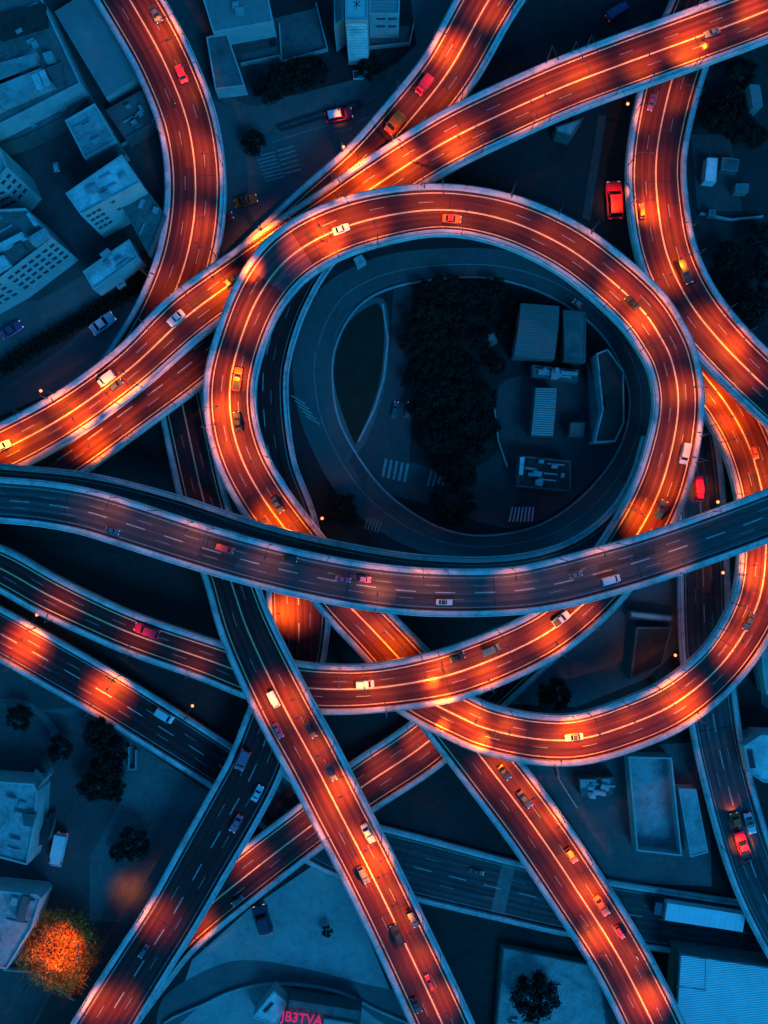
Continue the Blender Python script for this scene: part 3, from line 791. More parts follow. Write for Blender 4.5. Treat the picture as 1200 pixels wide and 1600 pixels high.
BODY = {}
def vehicle(kind, colour, label, loc, tangent, length, width, name, cat, group=None, glass=None, roof=None):
    g = glass or M_GLASS
    L, Wd, mb, parts, wheels = kit(kind, g)
    root = thing(name, label, cat, loc, 0, group)
    t = tangent.normalized()
    up = Vector((0, 0, 1)); y = up.cross(t).normalized(); z = t.cross(y)
    root.rotation_euler = Matrix((t, y, z)).transposed().to_euler()
    sx = length / L; sy = width / Wd
    root.scale = (sx, sy, min(sx, sy) if sx > 1.15 else (sx + sy) / 2)
    bk = (kind, colour)
    if bk not in BODY:
        me = mb.mesh('body', paint(colour, PAINTS[colour]))
        BODY[bk] = me
    b = link('body', BODY[bk], root)
    for n, p in parts:
        if isinstance(p, MB):
            kk = (kind, n, colour)
            if kk not in BODY: BODY[kk] = p.mesh(n, M_CARGO if colour in ('white', 'silver', 'paleblue') else paint(colour, PAINTS[colour]))
            p = BODY[kk]
        link(n, p, root)
    if roof:
        mm = MB(); g4 = {'sedan': (-.75, .2, .58, 1.445), 'hatch': (-1.4, .3, .56, 1.515), 'suv': (-1.9, .3, .62, 1.735)}[kind]
        mm.hexa([(g4[0], -g4[2], g4[3]), (g4[1], -g4[2], g4[3]), (g4[1], g4[2], g4[3]), (g4[0], g4[2], g4[3])],
                [(g4[0] + .08, -g4[2] + .05, g4[3] + .02), (g4[1] - .08, -g4[2] + .05, g4[3] + .02), (g4[1] - .08, g4[2] - .05, g4[3] + .02), (g4[0] + .08, g4[2] - .05, g4[3] + .02)])
        tag(mm.build('roof_panel', paint(roof, PAINTS[roof]), root), f'{roof} roof panel')
    for wx, wy, wz in wheels:
        w = link('wheel', WH[0], root); w.location = (wx, wy, wz)
        rm = link('rim', WH[1], w)
    return root

NAMES = {'sedan': ('car', 'car'), 'hatch': ('car', 'car'), 'suv': ('car', 'car'), 'van': ('van', 'van'), 'pickup': ('pickup_truck', 'pickup truck'), 'truck': ('box_truck', 'truck'), 'motorbike': ('motorbike', 'motorbike')}
# road, px, py, direction along the road, length px, width px, kind, paint, label, extra
CARS = [
 ('A', 284, 117, 1, 28, 14, 'van', 'red', 'glowing red van in the right lane of the upper left overpass'),
 ('A', 243, 22, 1, 30, 14, 'sedan', 'navy', 'dark car entering the upper left overpass at the top edge'),
 ('A', 272, 158, 1, 15, 5, 'motorbike', 'black', 'small dark motorbike by the centre line of the upper left overpass'),
 ('B', 663, 134, 1, 33, 14, 'truck', 'red', 'red box truck on the ramp, higher up than the bright orange van'),
 ('B', 617, 194, 1, 36, 20, 'van', 'amber', 'bright orange van squeezed beside the parapet on the ramp'),
 ('C', 1113, 50, 1, 26, 11, 'sedan', 'grey', 'dark car near the top right corner of the long diagonal overpass'),
 ('C', 275, 497, 1, 31, 15, 'sedan', 'white', 'white car alone on the upper lane of the long diagonal overpass'),
 ('C', 166, 592, 1, 30, 14, 'van', 'white', 'white van beside a dark car on the long diagonal overpass'),
 ('C', 181, 602, -1, 25, 11, 'hatch', 'navy', 'small dark car beside the white van on the long diagonal overpass'),
 ('C', 4, 697, -1, 28, 13, 'sedan', 'white', 'white car cut off by the left edge of the photo'),
 ('C', 362, 437, 1, 26, 12, 'sedan', 'black', 'black car half hidden by the loop parapet on the diagonal overpass'),
 ('E', 533, 358, -1, 28, 13, 'sedan', 'white', 'white car with dark glass at the top left of the loop'),
 ('E', 706, 342, -1, 31, 14, 'sedan', 'orange', 'orange car with a red roof at the top of the loop', dict(roof='crimson')),
 ('E', 988, 473, 1, 28, 12, 'sedan', 'black', 'black car with bright headlights at the upper right of the loop'),
 ('E', 1070, 709, -1, 34, 14, 'van', 'silver', 'silver van by the outer parapet on the right of the loop'),
 ('E', 1033, 796, 1, 32, 14, 'sedan', 'navy', 'dark car low on the right of the loop near the blue overpass'),
 ('E', 371, 592, -1, 38, 14, 'pickup', 'amber', 'amber pickup on the left side of the loop'),
 ('E', 371, 658, -1, 32, 12, 'sedan', 'black', 'black car below the amber pickup on the left of the loop'),
 ('E', 433, 789, 1, 28, 12, 'sedan', 'navy', 'dark car at the lower left of the loop beside the inner parapet'),
 ('H', 1069, 424, 1, 44, 15, 'suv', 'black', 'long black car on the upper right curved overpass'),
 ('H', 1003, 330, -1, 25, 9, 'hatch', 'orange', 'small orange car hugging the left parapet beside the big red car'),
 ('H', 1018, 160, 1, 28, 10, 'sedan', 'purple', 'dark purple car just below the diagonal overpass at upper right'),
 ('I', 1180, 708, 1, 20, 9, 'hatch', 'orange', 'small orange car on the ramp at the right edge'),
 ('I', 1170, 972, 1, 30, 12, 'sedan', 'navy', 'dark car on the right bend of the U shaped ramp'),
 ('I', 897, 1152, 1, 30, 12, 'sedan', 'silver', 'silver and black car at the bottom of the U shaped ramp', dict(roof='black')),
 ('E', 788, 1207, 1, 28, 12, 'sedan', 'black', 'black car just below the U shaped ramp on the lower right overpass'),
 ('E', 820, 1249, 1, 32, 12, 'sedan', 'navy', 'dark blue car second from the top of the lower right overpass'),
 ('E', 893, 1337, 1, 26, 12, 'hatch', 'orange', 'orange hatchback between dark car and orange car at lower right'),
 ('E', 940, 1415, 1, 36, 13, 'sedan', 'orange', 'long orange car on the lower right overpass above the motorbike'),
 ('E', 969, 1457, 1, 23, 8, 'hatch', 'red', 'small red car beside the crash barrier at lower right'),
 ('E', 996, 1497, 1, 11, 4, 'motorbike', 'silver', 'silver motorbike near the bottom of the lower right overpass'),
 ('G', 428, 1093, 1, 28, 11, 'truck', 'white', 'narrow white truck on the straight overpass at bottom centre'),
 ('G', 434, 1142, 1, 26, 11, 'sedan', 'purple', 'dark purple car below the narrow white truck'),
 ('G', 485, 1140, 1, 30, 12, 'sedan', 'black', 'black car in the right lane level with the purple car'),
 ('G', 517, 1207, 1, 30, 12, 'sedan', 'navy', 'dark blue car above the silver roofed car on straight overpass'),
 ('G', 575, 1302, 1, 34, 13, 'sedan', 'silver', 'silver car near the right barrier of the straight overpass'),
 ('G', 568, 1367, 1, 30, 12, 'hatch', 'grey', 'grey car left of the centre line in the brightest orange pool'),
 ('G', 621, 1460, -1, 35, 14, 'suv', 'black', 'black car left of the centre line low on the straight overpass'),
 ('G', 645, 1435, 1, 31, 13, 'suv', 'navy', 'dark blue car right of the centre line low on straight overpass'),
 ('G', 672, 1536, -1, 27, 8, 'hatch', 'red', 'small red car low on the straight overpass by its centre line'),
 ('G', 651, 1571, 1, 26, 12, 'sedan', 'black', 'lowest black car of the straight overpass near the bottom edge'),
 ('E', 230, 985, -1, 43, 17, 'suv', 'crimson', 'bright red car alone on the blue left end of the loop overpass'),
 ('E', 571, 1069, 1, 29, 13, 'van', 'white', 'white van glowing orange on the lower arm of the loop'),
 ('E', 768, 1015, 1, 31, 13, 'van', 'teal', 'dark teal van on the lower arm of the loop'),
 ('E', 714, 1028, 1, 27, 11, 'sedan', 'black', 'black car behind the dark teal van'),
 ('E', 877, 967, 1, 31, 14, 'pickup', 'white', 'white pickup climbing the lower arm of the loop'),
 ('D', 352, 857, 1, 30, 12, 'van', 'red', 'red van on the left half of the dark blue top level overpass'),
 ('D', 453, 872, 1, 25, 10, 'sedan', 'black', 'black car right of the red van on the top level overpass'),
 ('D', 536, 905, 1, 26, 9, 'sedan', 'purple', 'dark purple car behind the pale red car on the top level overpass'),
 ('D', 570, 905, 1, 20, 11, 'hatch', 'pink', 'pale red hatchback in the orange glow of the top level overpass'),
 ('D', 694, 941, 1, 27, 10, 'sedan', 'white', 'white car with dark roof in the lower lane of top level overpass', dict(roof='black')),
 ('D', 900, 898, 1, 22, 10, 'sedan', 'grey', 'grey car behind the white van on the top level overpass'),
 ('D', 955, 906, 1, 30, 13, 'van', 'white', 'white van on the right half of the top level overpass'),
 ('D', 175, 829, 1, 25, 10, 'sedan', 'teal', 'dim teal car at the left end of the top level overpass'),
 ('O', 257, 1118, 1, 32, 14, 'van', 'white', 'white van on the short lower left overpass'),
 ('O', 172, 1062, -1, 18, 5, 'motorbike', 'black', 'dark motorbike by the upper barrier of the lower left overpass'),
 ('N', 379, 1188, 1, 33, 17, 'van', 'pink', 'dull pink van on the dark overpass at bottom left'),
 ('N', 402, 1240, -1, 27, 12, 'sedan', 'paleblue', 'pale blue car below the dull pink van'),
 ('N', 369, 1287, 1, 30, 12, 'sedan', 'pink', 'dull pink car below the pale blue car'),
 ('N', 224, 1487, 1, 24, 8, 'sedan', 'teal', 'dark teal car low on the bottom left overpass'),
 ('P', 371, 1408, 1, 22, 8, 'sedan', 'teal', 'dark teal car on the dim red ramp at bottom left'),
 ('S', 1160, 1322, -1, 46, 19, 'pickup', 'crimson', 'red pickup with its load bed on the right edge ramp'),
 ('S', 1149, 1281, -1, 22, 16, 'hatch', 'orange', 'orange car ahead of the red pickup on the right edge ramp'),
 ('S', 1172, 1287, 1, 34, 14, 'sedan', 'white', 'white car beside the orange car on the right edge ramp', dict(roof='black')),
 ('S', 1091, 764, 1, 42, 12, 'truck', 'crimson', 'dark red truck in the gap between the loop and the U ramp'),
 ('Q', 745, 1363, 1, 24, 7, 'sedan', 'teal', 'dark teal car on the low blue highway at bottom'),
]
for c in CARS:
    key, px, py, sg, lp, wp, kind, col, label = c[:9]
    ex = c[9] if len(c) > 9 else {}
    r = ROADS[key]
    u, v = r.locate(px, py, 0.6)
    p = r.at(u, v, 0.0)
    m = mpp(p.z)
    t = r.tan(u) * sg
    nm, cat = NAMES[kind]
    vehicle(kind, col, label, p + Vector((0, 0, .018)), t, lp * m * .95, wp * m * .93, nm, cat, 'vehicles on the overpasses', **ex)

def ground_car(px, py, ang, lp, wp, kind, col, label, **ex):
    """ang: heading in the photo, degrees counter-clockwise from the right"""
    p = W(px, py, 0.035); m = mpp(0)
    nm, cat = NAMES[kind]
    return vehicle(kind, col, label, p, Vector((math.cos(R_(ang)), math.sin(R_(ang)), 0)), lp * m, wp * m, nm, cat, 'vehicles parked on the ground', **ex)
GC = [
 (530, 182, 12, 42, 19, 'suv', 'crimson', 'red car with a white roof beside the long planter', dict(roof='paleblue')),
 (958, 315, 93, 58, 25, 'suv', 'crimson', 'big red car parked left of the upper right overpass', {}),
 (162, 506, 36, 42, 19, 'sedan', 'paleblue', 'pale blue car beside the long dark hedge', {}),
 (20, 516, 32, 36, 16, 'sedan', 'purple', 'dark purple car below the many windowed building', {}),
 (385, 315, 15, 36, 15, 'sedan', 'orange', 'orange lit car under the diagonal overpass at upper left', dict(roof='black')),
 (352, 341, 18, 26, 13, 'hatch', 'red', 'dark red hatchback behind the orange lit car', {}),
 (563, 119, 5, 22, 13, 'pickup', 'paleblue', 'pale pickup parked below the tower with a cross on its roof', {}),
 (617, 640, 78, 25, 8, 'sedan', 'teal', 'left of the two dim cars on the street inside the loop', {}),
 (638, 640, 78, 24, 8, 'sedan', 'teal', 'right of the two dim cars on the street inside the loop', {}),
 (964, 21, 32, 38, 12, 'truck', 'purple', 'purple truck in the dark yard at the top right', {}),
 (411, 1434, 106, 46, 23, 'suv', 'navy', 'dark blue car on the pale paving at bottom left', {}),
 (95, 1325, 258, 52, 17, 'truck', 'white', 'white truck with pink trim in front of the lower left building', {}),
 (901, 474, 145, 14, 9, 'hatch', 'silver', 'small silver car on the ring road inside the loop', {}),
 (1130, 1140, 97, 26, 11, 'sedan', 'black', 'unlit black car under the right edge ramp', {}),
]
GC.insert(0, (89, 262, 100, 15, 8, 'van', 'white', 'small white van in the dark yard left of the tall pale building', {}))
for g in GC[:-1]: ground_car(*g[:8], **g[8])

# the long trailer on the low highway
r = ROADS['Q']
u, v = r.locate(1102, 1434, 3.9)
t = r.tan(u); rz = math.atan2(t.y, t.x)
m = mpp(4)
root = thing('articulated_truck', 'long white trailer pulled by a dark tractor unit on the low blue highway', 'truck', r.at(u, v, 0.01), rz, 'vehicles on the overpasses')
TL, TW = 123 * m, 27 * m
mb = MB(); mb.box((0, 0, 2.45), (TL, TW, 2.7), 0)
for k in range(15): mb.box((-TL / 2 + (k + .5) * TL / 15, 0, 3.82), (.10, TW * .985, .035))
mb.build('cargo_box', mat('trailer_roof', (0.66, 0.67, 0.68), 0.5, noise=(0.5, .15)), root)
mb = MB(); mb.box((0, 0, .95), (TL * .96, TW * .3, .25)); mb.build('chassis', M_TRIM, root)
mb = MB(); mb.box((-TL / 2 - 1.5, 0, 1.7), (2.0, TW * .78, 2.2), taper=.9); mb.box((-TL / 2 - .9, 0, .8), (3.4, TW * .4, .4)); mb.build('tractor_cab', paint('navy', PAINTS['navy']), root)
mb = slab((-TL / 2 - 2.5, TW * .37, 1.8), (-TL / 2 - 2.5, -TW * .37, 1.8), (-TL / 2 - 2.4, -TW * .35, 2.75), (-TL / 2 - 2.4, TW * .35, 2.75), off=.03); mb.build('windscreen', M_GLASS, root)
for x in (-TL / 2 - 1.8, -TL * .42, TL * .30, TL * .38, TL * .46):
    for s in (1, -1):
        w = link('wheel', WH[0], root); w.location = (x, s * (TW / 2 - .35), .48); w.scale = (1.45,) * 3
        link('rim', WH[1], w)

# the warm light the orange car throws on the ramp behind it
r = ROADS['S']; u, v = r.locate(1147, 1262)
p = r.at(u, v, 1.1)
l = bpy.data.lights.new('headlight_beam', 'SPOT'); l.energy = LAMP_W * .05; l.color = (1, .16, .03); l.spot_size = R_(110); l.spot_blend = .8
lo = bpy.data.objects.new('headlight_beam', l); COL.objects.link(lo)
host = [o for o in COL.objects if o.get('label', '').startswith('orange car ahead of the red')][0]
lo.parent = host; lo.location = (2.3, 0, 1.0)
lo.rotation_euler = Vector((1, 0, -.45)).to_track_quat('-Z', 'Y').to_euler()

# lamps added only to brighten the red vehicles
def added_car_lamp(key, bx, by, tx, ty, power, cone, label=None):
    if key == 'ground':
        b = W(bx, by, .02); sg, u = 1, 0
    else:
        r = ROADS[key]; u, v = r.locate(bx, by); sg = 1 if v > 0 else -1
        b = r.at(u, sg * (r.half(u) - .4), .45)
    tz = 1.0 if key in ('ground', 'H') else b.z
    t = W(tx, ty, tz)
    d = Vector((t.x - b.x, t.y - b.y, 0)); ln = min(d.length, 3.2); d.normalize()
    add_lamp(b, (b.x + d.x * ln, b.y + d.y * ln), t, power * LAMP_W, key, sg, u, cone=cone)
    if label: tag(LAMPS[-1][0], label, 'street lamp', 'street lamps along the overpasses')
added_car_lamp('H', 982, 322, 958, 315, .62, 44, 'added lamp off the curved overpass to light the big red car')
added_car_lamp('ground', 524, 166, 530, 182, .13, 52, 'added slim lamp to light the red car with a white roof')
added_car_lamp('S', 1128, 1320, 1158, 1318, .55, 62, 'added lamp on the left parapet to light the red pickup')
added_car_lamp('S', 1068, 765, 1091, 764, .25, 70, 'added lamp to light the dark red truck in the gap')
# ---------------------------------------------------------------- ground
M_SOIL = mat('dark_ground', (0.016, 0.017, 0.018), 0.95, noise=(0.10, .5, 8), bump=(1.2, .5))
M_TAR = mat('dark_asphalt', (0.050, 0.051, 0.053), 0.85, noise=(0.12, .35, 8), bump=(2, .3), cracks=True)
M_STREET = mat('street_asphalt', (0.090, 0.091, 0.093), 0.8, noise=(0.09, .3, 9), bump=(2, .3))
M_PAVE = mat('concrete_paving', (0.095, 0.095, 0.095), 0.85, stains=.25, noise=(0.11, .32, 9), bump=(1.5, .3), cracks=True)
M_PALE = mat('pale_paving', (0.28, 0.28, 0.275), 0.85, stains=.18, noise=(0.08, .22, 9), bump=(1.5, .25), cracks=True)
M_KERB = mat('kerb_stone', (0.30, 0.30, 0.30), 0.85, noise=(0.6, .3))
M_GRASS = mat('dark_lawn', (0.010, 0.016, 0.009), 0.95, noise=(0.25, .5, 8), bump=(4, .8))
M_ZEBRA = mat('crossing_paint', (0.26, 0.26, 0.25), 0.7, noise=(0.7, .4))

mb = MB(); mb.poly([(-1500, -1500, 0), (1500, -1500, 0), (1500, 1500, 0), (-1500, 1500, 0)])
tag(mb.build('ground', M_SOIL), kind='structure')
PZ = [0.0]
def patch(name, pts, m, kerb=0.0):
    """a paved or planted area as a sheet of its own, each 4 mm over the last; kerb gives it a real step"""
    PZ[0] += 0.004
    z = PZ[0] * .35 + 0.004 + kerb
    P = ccw([W(x, y, z) for x, y in pts])
    mb = MB(); mb.poly([(p.x, p.y, z) for p in P])
    if kerb:
        for i in range(len(P)):
            a, b = P[i], P[(i + 1) % len(P)]
            mb.poly([(a.x, a.y, 0), (b.x, b.y, 0), (b.x, b.y, z), (a.x, a.y, z)])
    o = mb.build(name, m)
    tag(o, kind='structure')
    return o
def smooth_poly(pts, n=6):
    """closed Catmull-Rom through the pixels"""
    out = []
    k = len(pts)
    for i in range(k):
        p0, p1, p2, p3 = [np.array(pts[(i + j) % k], float) for j in (-1, 0, 1, 2)]
        for t in np.linspace(0, 1, n, endpoint=False):
            out.append(tuple(.5 * (2 * p1 + (p2 - p0) * t + (2 * p0 - 5 * p1 + 4 * p2 - p3) * t * t + (3 * p1 - p0 - 3 * p2 + p3) * t ** 3)))
    return out

def line_mesh(mb, pts, wd, z, px=True):
    """a flat ribbon through pixels"""
    P = [W(x, y, z) for x, y in pts]
    for a, b in zip(P, P[1:]):
        d = (b - a).normalized(); n = Vector((-d.y, d.x, 0)) * wd / 2
        mb.poly([a - n, b - n, b + n, a + n])
def wall_line(mb, pts, wd, h, z0=0.0, px=True):
    P = [W(x, y, z0) for x, y in pts]
    for i, (a, b) in enumerate(zip(P, P[1:])):
        d = (b - a).normalized(); n = Vector((-d.y, d.x, 0)) * wd / 2
        b2 = b - d * (.02 if i < len(P) - 2 else 0)
        mb.hexa([(q.x, q.y, z0) for q in (a - n, b2 - n, b2 + n, a + n)], [(q.x, q.y, z0 + h) for q in (a - n, b2 - n, b2 + n, a + n)])

# upper left quarter
patch('yard', [(-30, -30), (420, -30), (420, 140), (330, 420), (-30, 640)], M_TAR)
patch('road', [(325, 150), (352, 260), (345, 420), (430, 400), (680, 120), (720, -20), (640, -20), (650, 70), (610, 110), (540, 128), (455, 150), (395, 190)], M_STREET)
patch('pavement', smooth_poly([(430, 208), (380, 200), (345, 150), (395, 165), (450, 150), (560, 132), (618, 100), (640, 118), (600, 150), (520, 186)], 5), M_PAVE, .12)
patch('yard', [(377, 85), (440, 70), (495, 10), (512, 80), (440, 98), (380, 102)], M_PAVE)
patch('yard', [(425, 30), (495, 12), (510, 78), (437, 95)], M_PAVE)
patch('yard', [(575, 48), (640, 40), (640, 72), (576, 78)], M_PAVE)
patch('road', [(-30, 560), (-30, 470), (60, 470), (130, 430), (215, 395), (250, 420), (225, 455), (190, 460), (90, 520), (0, 590)], M_STREET)
patch('road', [(-30, 660), (0, 612), (95, 545), (160, 490), (235, 430), (225, 500), (180, 545), (100, 605), (0, 650)], M_STREET)
# inside the loop
patch('yard', smooth_poly([(470, 450), (560, 395), (700, 385), (850, 400), (960, 480), (1000, 620), (960, 760), (840, 850), (700, 860), (560, 850), (480, 760), (445, 620)]), M_SOIL)
def ring_pts(cx, cy, rx, ry, rot, a0, a1, n):
    return [(cx + rx * math.cos(R_(a)) * math.cos(rot) - ry * math.sin(R_(a)) * math.sin(rot), cy + rx * math.cos(R_(a)) * math.sin(rot) + ry * math.sin(R_(a)) * math.cos(rot)) for a in np.linspace(a0, a1, n)]
LIN = smooth_poly([(525, 540), (560, 480), (620, 448), (720, 434), (800, 442), (880, 475), (945, 530), (982, 610), (972, 690), (925, 760), (860, 812), (790, 834), (720, 834), (655, 808), (590, 755), (535, 670), (520, 600)], 6)
LOUT = smooth_poly([(462, 540), (500, 452), (590, 402), (700, 388), (810, 394), (905, 430), (980, 500), (1022, 590), (1018, 690), (975, 780), (900, 845), (800, 872), (700, 872), (610, 840), (530, 775), (478, 680), (458, 600)], 6)
PZ[0] += .004; zz = PZ[0] * .35 + .004
mb = MB()
for i in range(len(LIN)):
    j = (i + 1) % len(LIN)
    mb.poly([W(*LIN[i], zz), W(*LOUT[i], zz), W(*LOUT[j], zz), W(*LIN[j], zz)])
tag(mb.build('road', mat('ring_asphalt', (0.075, 0.076, 0.078), .8, noise=(.1, .3, 8), bump=(2, .3))), kind='structure')
mb = MB(); wall_line(mb, LIN + [LIN[0]], .45, .45); tag(mb.build('kerb', M_KERB), kind='structure')
mb = MB(); wall_line(mb, [((a[0] * .55 + b_[0] * .45), (a[1] * .55 + b_[1] * .45)) for a, b_ in zip(LIN, LOUT)], .14, .03); tag(mb.build('road_marking', M_ZEBRA), kind='structure')
patch('yard', smooth_poly([(770, 630), (800, 590), (900, 590), (960, 600), (975, 680), (930, 745), (860, 805), (790, 825), (700, 790), (730, 740), (780, 700)], 5), M_TAR)
patch('road', [(615, 452), (645, 444), (640, 560), (612, 640), (570, 760), (545, 720), (590, 640), (608, 560)], M_TAR)
patch('road', [(645, 600), (600, 610), (560, 720), (600, 770), (720, 800), (740, 760), (640, 720)], M_TAR)
mb = MB(); wall_line(mb, [(598, 475), (606, 530), (600, 590), (585, 640), (560, 690)], .5, .25); tag(mb.build('kerb', M_KERB), kind='structure')
patch('pavement', smooth_poly([(572, 470), (602, 472), (608, 540), (598, 618), (566, 700), (546, 696), (518, 626), (512, 570), (532, 500)], 5), M_STREET, .10)
patch('lawn', smooth_poly([(578, 478), (596, 482), (600, 540), (590, 610), (560, 686), (550, 684), (527, 620), (522, 570), (540, 510)], 5), M_GRASS, .12)
# lower left quarter
patch('yard', [(-30, 840), (310, 880), (345, 1020), (-30, 900)], mat('brown_lot', (0.022, 0.023, 0.024), .95, noise=(.13, .45, 8), bump=(1, .5), cracks=True))
patch('yard', [(-30, 1020), (130, 1105), (330, 1240), (120, 1620), (-30, 1620)], M_TAR)
patch('yard', [(60, 1110), (130, 1105), (330, 1240), (260, 1370), (215, 1440), (140, 1440), (140, 1340), (190, 1250), (190, 1180), (120, 1120)], mat('worn_paving', (.10, .10, .10), .85, stains=.25, noise=(.1, .35, 9), bump=(1.5, .3), cracks=True))
patch('pavement', smooth_poly([(0, 1092), (40, 1094), (75, 1120), (95, 1150), (92, 1180), (70, 1130), (35, 1106), (0, 1104)], 5), M_PAVE, .12)
# bottom middle
patch('yard', [(300, 1500), (390, 1420), (500, 1345), (540, 1380), (640, 1620), (260, 1620)], M_PALE)
patch('road', smooth_poly([(255, 1560), (330, 1512), (390, 1500), (470, 1512), (560, 1535), (640, 1560), (660, 1625), (600, 1600), (540, 1560), (450, 1542), (380, 1545), (310, 1575), (250, 1625)], 5), M_STREET)
mb = MB(); wall_line(mb, smooth_poly([(270, 1610), (330, 1562), (390, 1540), (450, 1536), (520, 1546), (580, 1572), (640, 1618)], 6)[:-6], .45, .8)
tag(mb.build('retaining_wall', M_KERB), 'low curved retaining wall at the bottom edge beside the red sign', 'wall')
# right half
patch('yard', [(830, 1050), (900, 970), (1000, 920), (1060, 900), (1065, 1010), (1010, 1060), (900, 1105), (800, 1100)], M_STREET)
patch('yard', [(800, 1180), (1080, 1160), (1110, 1300), (1112, 1385), (955, 1378), (860, 1240)], M_PAVE)
patch('yard', [(780, 1475), (930, 1500), (1000, 1620), (770, 1620)], M_PAVE)
patch('yard', [(1095, 90), (1230, 60), (1230, 520), (1170, 500), (1095, 400), (1085, 250)], mat('dim_lot', (0.022, 0.023, 0.025), .95, noise=(.1, .5, 8), bump=(1, .4)))
patch('yard', [(1080, 210), (1140, 210), (1160, 330), (1090, 330)], M_TAR)
patch('yard', [(690, 290), (760, 250), (930, 180), (950, 210), (920, 340), (880, 330), (780, 290)], M_SOIL)
patch('pavement', [(935, 180), (948, 180), (922, 345), (910, 340)], M_TAR, .12)
patch('yard', [(820, 90), (990, 20), (1040, -20), (800, -20)], mat('dim_lot2', (0.020, 0.021, 0.023), .95, noise=(.1, .5, 8), bump=(1, .4)))
patch('yard', [(1185, 1010), (1240, 1000), (1240, 1140), (1190, 1100)], M_PAVE)

# painted crossings
def zebra(name_label, p0, p1, n, length_px, wd, ang_px):
    """n bars between two pixels, each running along ang_px"""
    mb = MB()
    z = 0.03
    for k in range(n):
        f = k / (n - 1)
        x = p0[0] + (p1[0] - p0[0]) * f; y = p0[1] + (p1[1] - p0[1]) * f
        line_mesh(mb, [(x, y), (x + ang_px[0] * length_px, y + ang_px[1] * length_px)], wd, z)
    o = mb.build('crosswalk', M_ZEBRA); tag(o, kind='structure')
zebra('', (400, 245), (415, 283), 8, 30, .35, (.95, -.25))
zebra('', (433, 236), (443, 272), 6, 28, .35, (.95, -.28))
zebra('', (598, 745), (632, 753), 5, 30, .62, (.18, -.95))
zebra('', (668, 760), (690, 766), 4, 26, .45, (.25, -.93))
zebra('', (455, 618), (478, 650), 5, 26, .3, (.85, .5))
zebra('', (570, 826), (590, 832), 5, 20, .25, (.3, -.92))
mb = MB(); line_mesh(mb, [(425, 222), (470, 208), (510, 196)], .15, .03); line_mesh(mb, [(520, 208), (550, 200)], .15, .03); line_mesh(mb, [(560, 190), (600, 172)], .15, .03)
tag(mb.build('road_marking', M_ZEBRA), kind='structure')

# planter with railing by the red car
mb = MB(); wall_line(mb, [(433, 198), (560, 158), (566, 166), (440, 205), (433, 198)], .3, .6)
pr = thing('planter', 'long narrow planter with railings beside the red car with white roof', 'planter', W(500, 182, 0))
o = mb.build('planter_wall', M_TRIM); o.parent = pr; o.matrix_parent_inverse = Matrix.Translation(-pr.location)
mb = MB()
for k in range(9):
    x = 438 + k * 15; y = 203 - k * 4.7
    wall_line(mb, [(x, y), (x - 3, y - 8)], .12, .8)
o = mb.build('railing', M_STEEL); o.parent = pr; o.matrix_parent_inverse = Matrix.Translation(-pr.location)

for pts, lb in [([(377, 103), (437, 90), (444, 108)], 'low boundary wall at the left of the top yard above the trees'),
                ([(437, 40), (441, 99), (512, 80), (494, 8)], 'low boundary wall round the middle top yard'),
                ([(577, 77), (640, 70), (646, 40)], 'low boundary wall below the right wing of the tower'),
                ([(8, 1512), (60, 1516), (118, 1560)], 'low wall under the bright orange tree'),
                ([(203, 1165), (203, 1200), (214, 1200), (214, 1170)], 'small concrete enclosure just below the lower left overpass'),
                ([(866, 1178), (872, 1215), (900, 1260)], 'faint fence line at the left of the paved lower right yard'),
                ([(772, 640), (778, 690), (792, 730)], 'low wall beside the black wood inside the loop'),
                ([(1092, 335), (1140, 345), (1190, 340)], 'low wall below the pale containers'),
                ([(150, 205), (170, 240), (222, 212)], 'low wall between the square house and the annex')]:
    mb = MB(); wall_line(mb, pts, .3, 1.3)
    tag(mb.build('boundary_wall', M_KERB), lb, 'wall')
# ---------------------------------------------------------------- buildings
def rmat(name, v, tint=(1, 1, 1), **k):
    k.pop('cracks', None)
    return mat(name, tuple(v * t for t in tint), 0.8, stains=.32, noise=k.pop('noise', (0.3, .45, 9)), **k)
M_WALL = mat('rendered_wall', (0.38, 0.38, 0.37), 0.9, noise=(0.3, .25, 7))
M_WALLD = mat('dark_wall', (0.10, 0.10, 0.10), 0.9, noise=(0.3, .3, 7))
M_ROOF_P = rmat('roof_pale', .50, cracks=True)
M_ROOF_M = rmat('roof_mid', .30, cracks=True)
M_ROOF_D = rmat('roof_dark', .115)
M_ROOF_B = rmat('roof_black', .025)
M_WIN = mat('window_glass', (0.012, 0.015, 0.02), 0.1, spec=0.6)
M_WINF = mat('window_frame', (0.16, 0.16, 0.16), 0.7)
M_UNIT = mat('rooftop_metal', (0.34, 0.35, 0.36), 0.5, 0.3, noise=(1.2, .3))

WIN_ME = {}
def window_meshes(w, h):
    k = (round(w, 2), round(h, 2))
    if k not in WIN_ME:
        mb = MB()          # frame of four bars, on the wall plane y=0, outward is -y
        for x in (-w / 2, w / 2): mb.box((x, -.03, 0), (.12, .14, h + .12))
        for z in (-h / 2, h / 2): mb.box((0, -.04, z), (w - .12, .16, .12))
        mb.box((0, -.03, 0), (.07, .09, h - .12))
        f = mb.mesh('window', M_WINF)
        mb = MB(); mb.box((0, .0, 0), (w - .12, .05, h - .12)); p = mb.mesh('pane', M_WIN)
        WIN_ME[k] = (f, p)
    return WIN_ME[k]

def put_window(root, a, b, ztop, s, dz, w, h):
    """a window on the wall a->b (outside to the right of a->b), s metres along, dz below the roof"""
    d = (b - a).normalized()
    f, p = window_meshes(w, h)
    o = link('window', f, root)
    loc = Vector((a.x + d.x * s, a.y + d.y * s, ztop - dz))
    o.location = loc - root.location
    o.rotation_euler = (0, 0, math.atan2(d.y, d.x))
    link('pane', p, o)

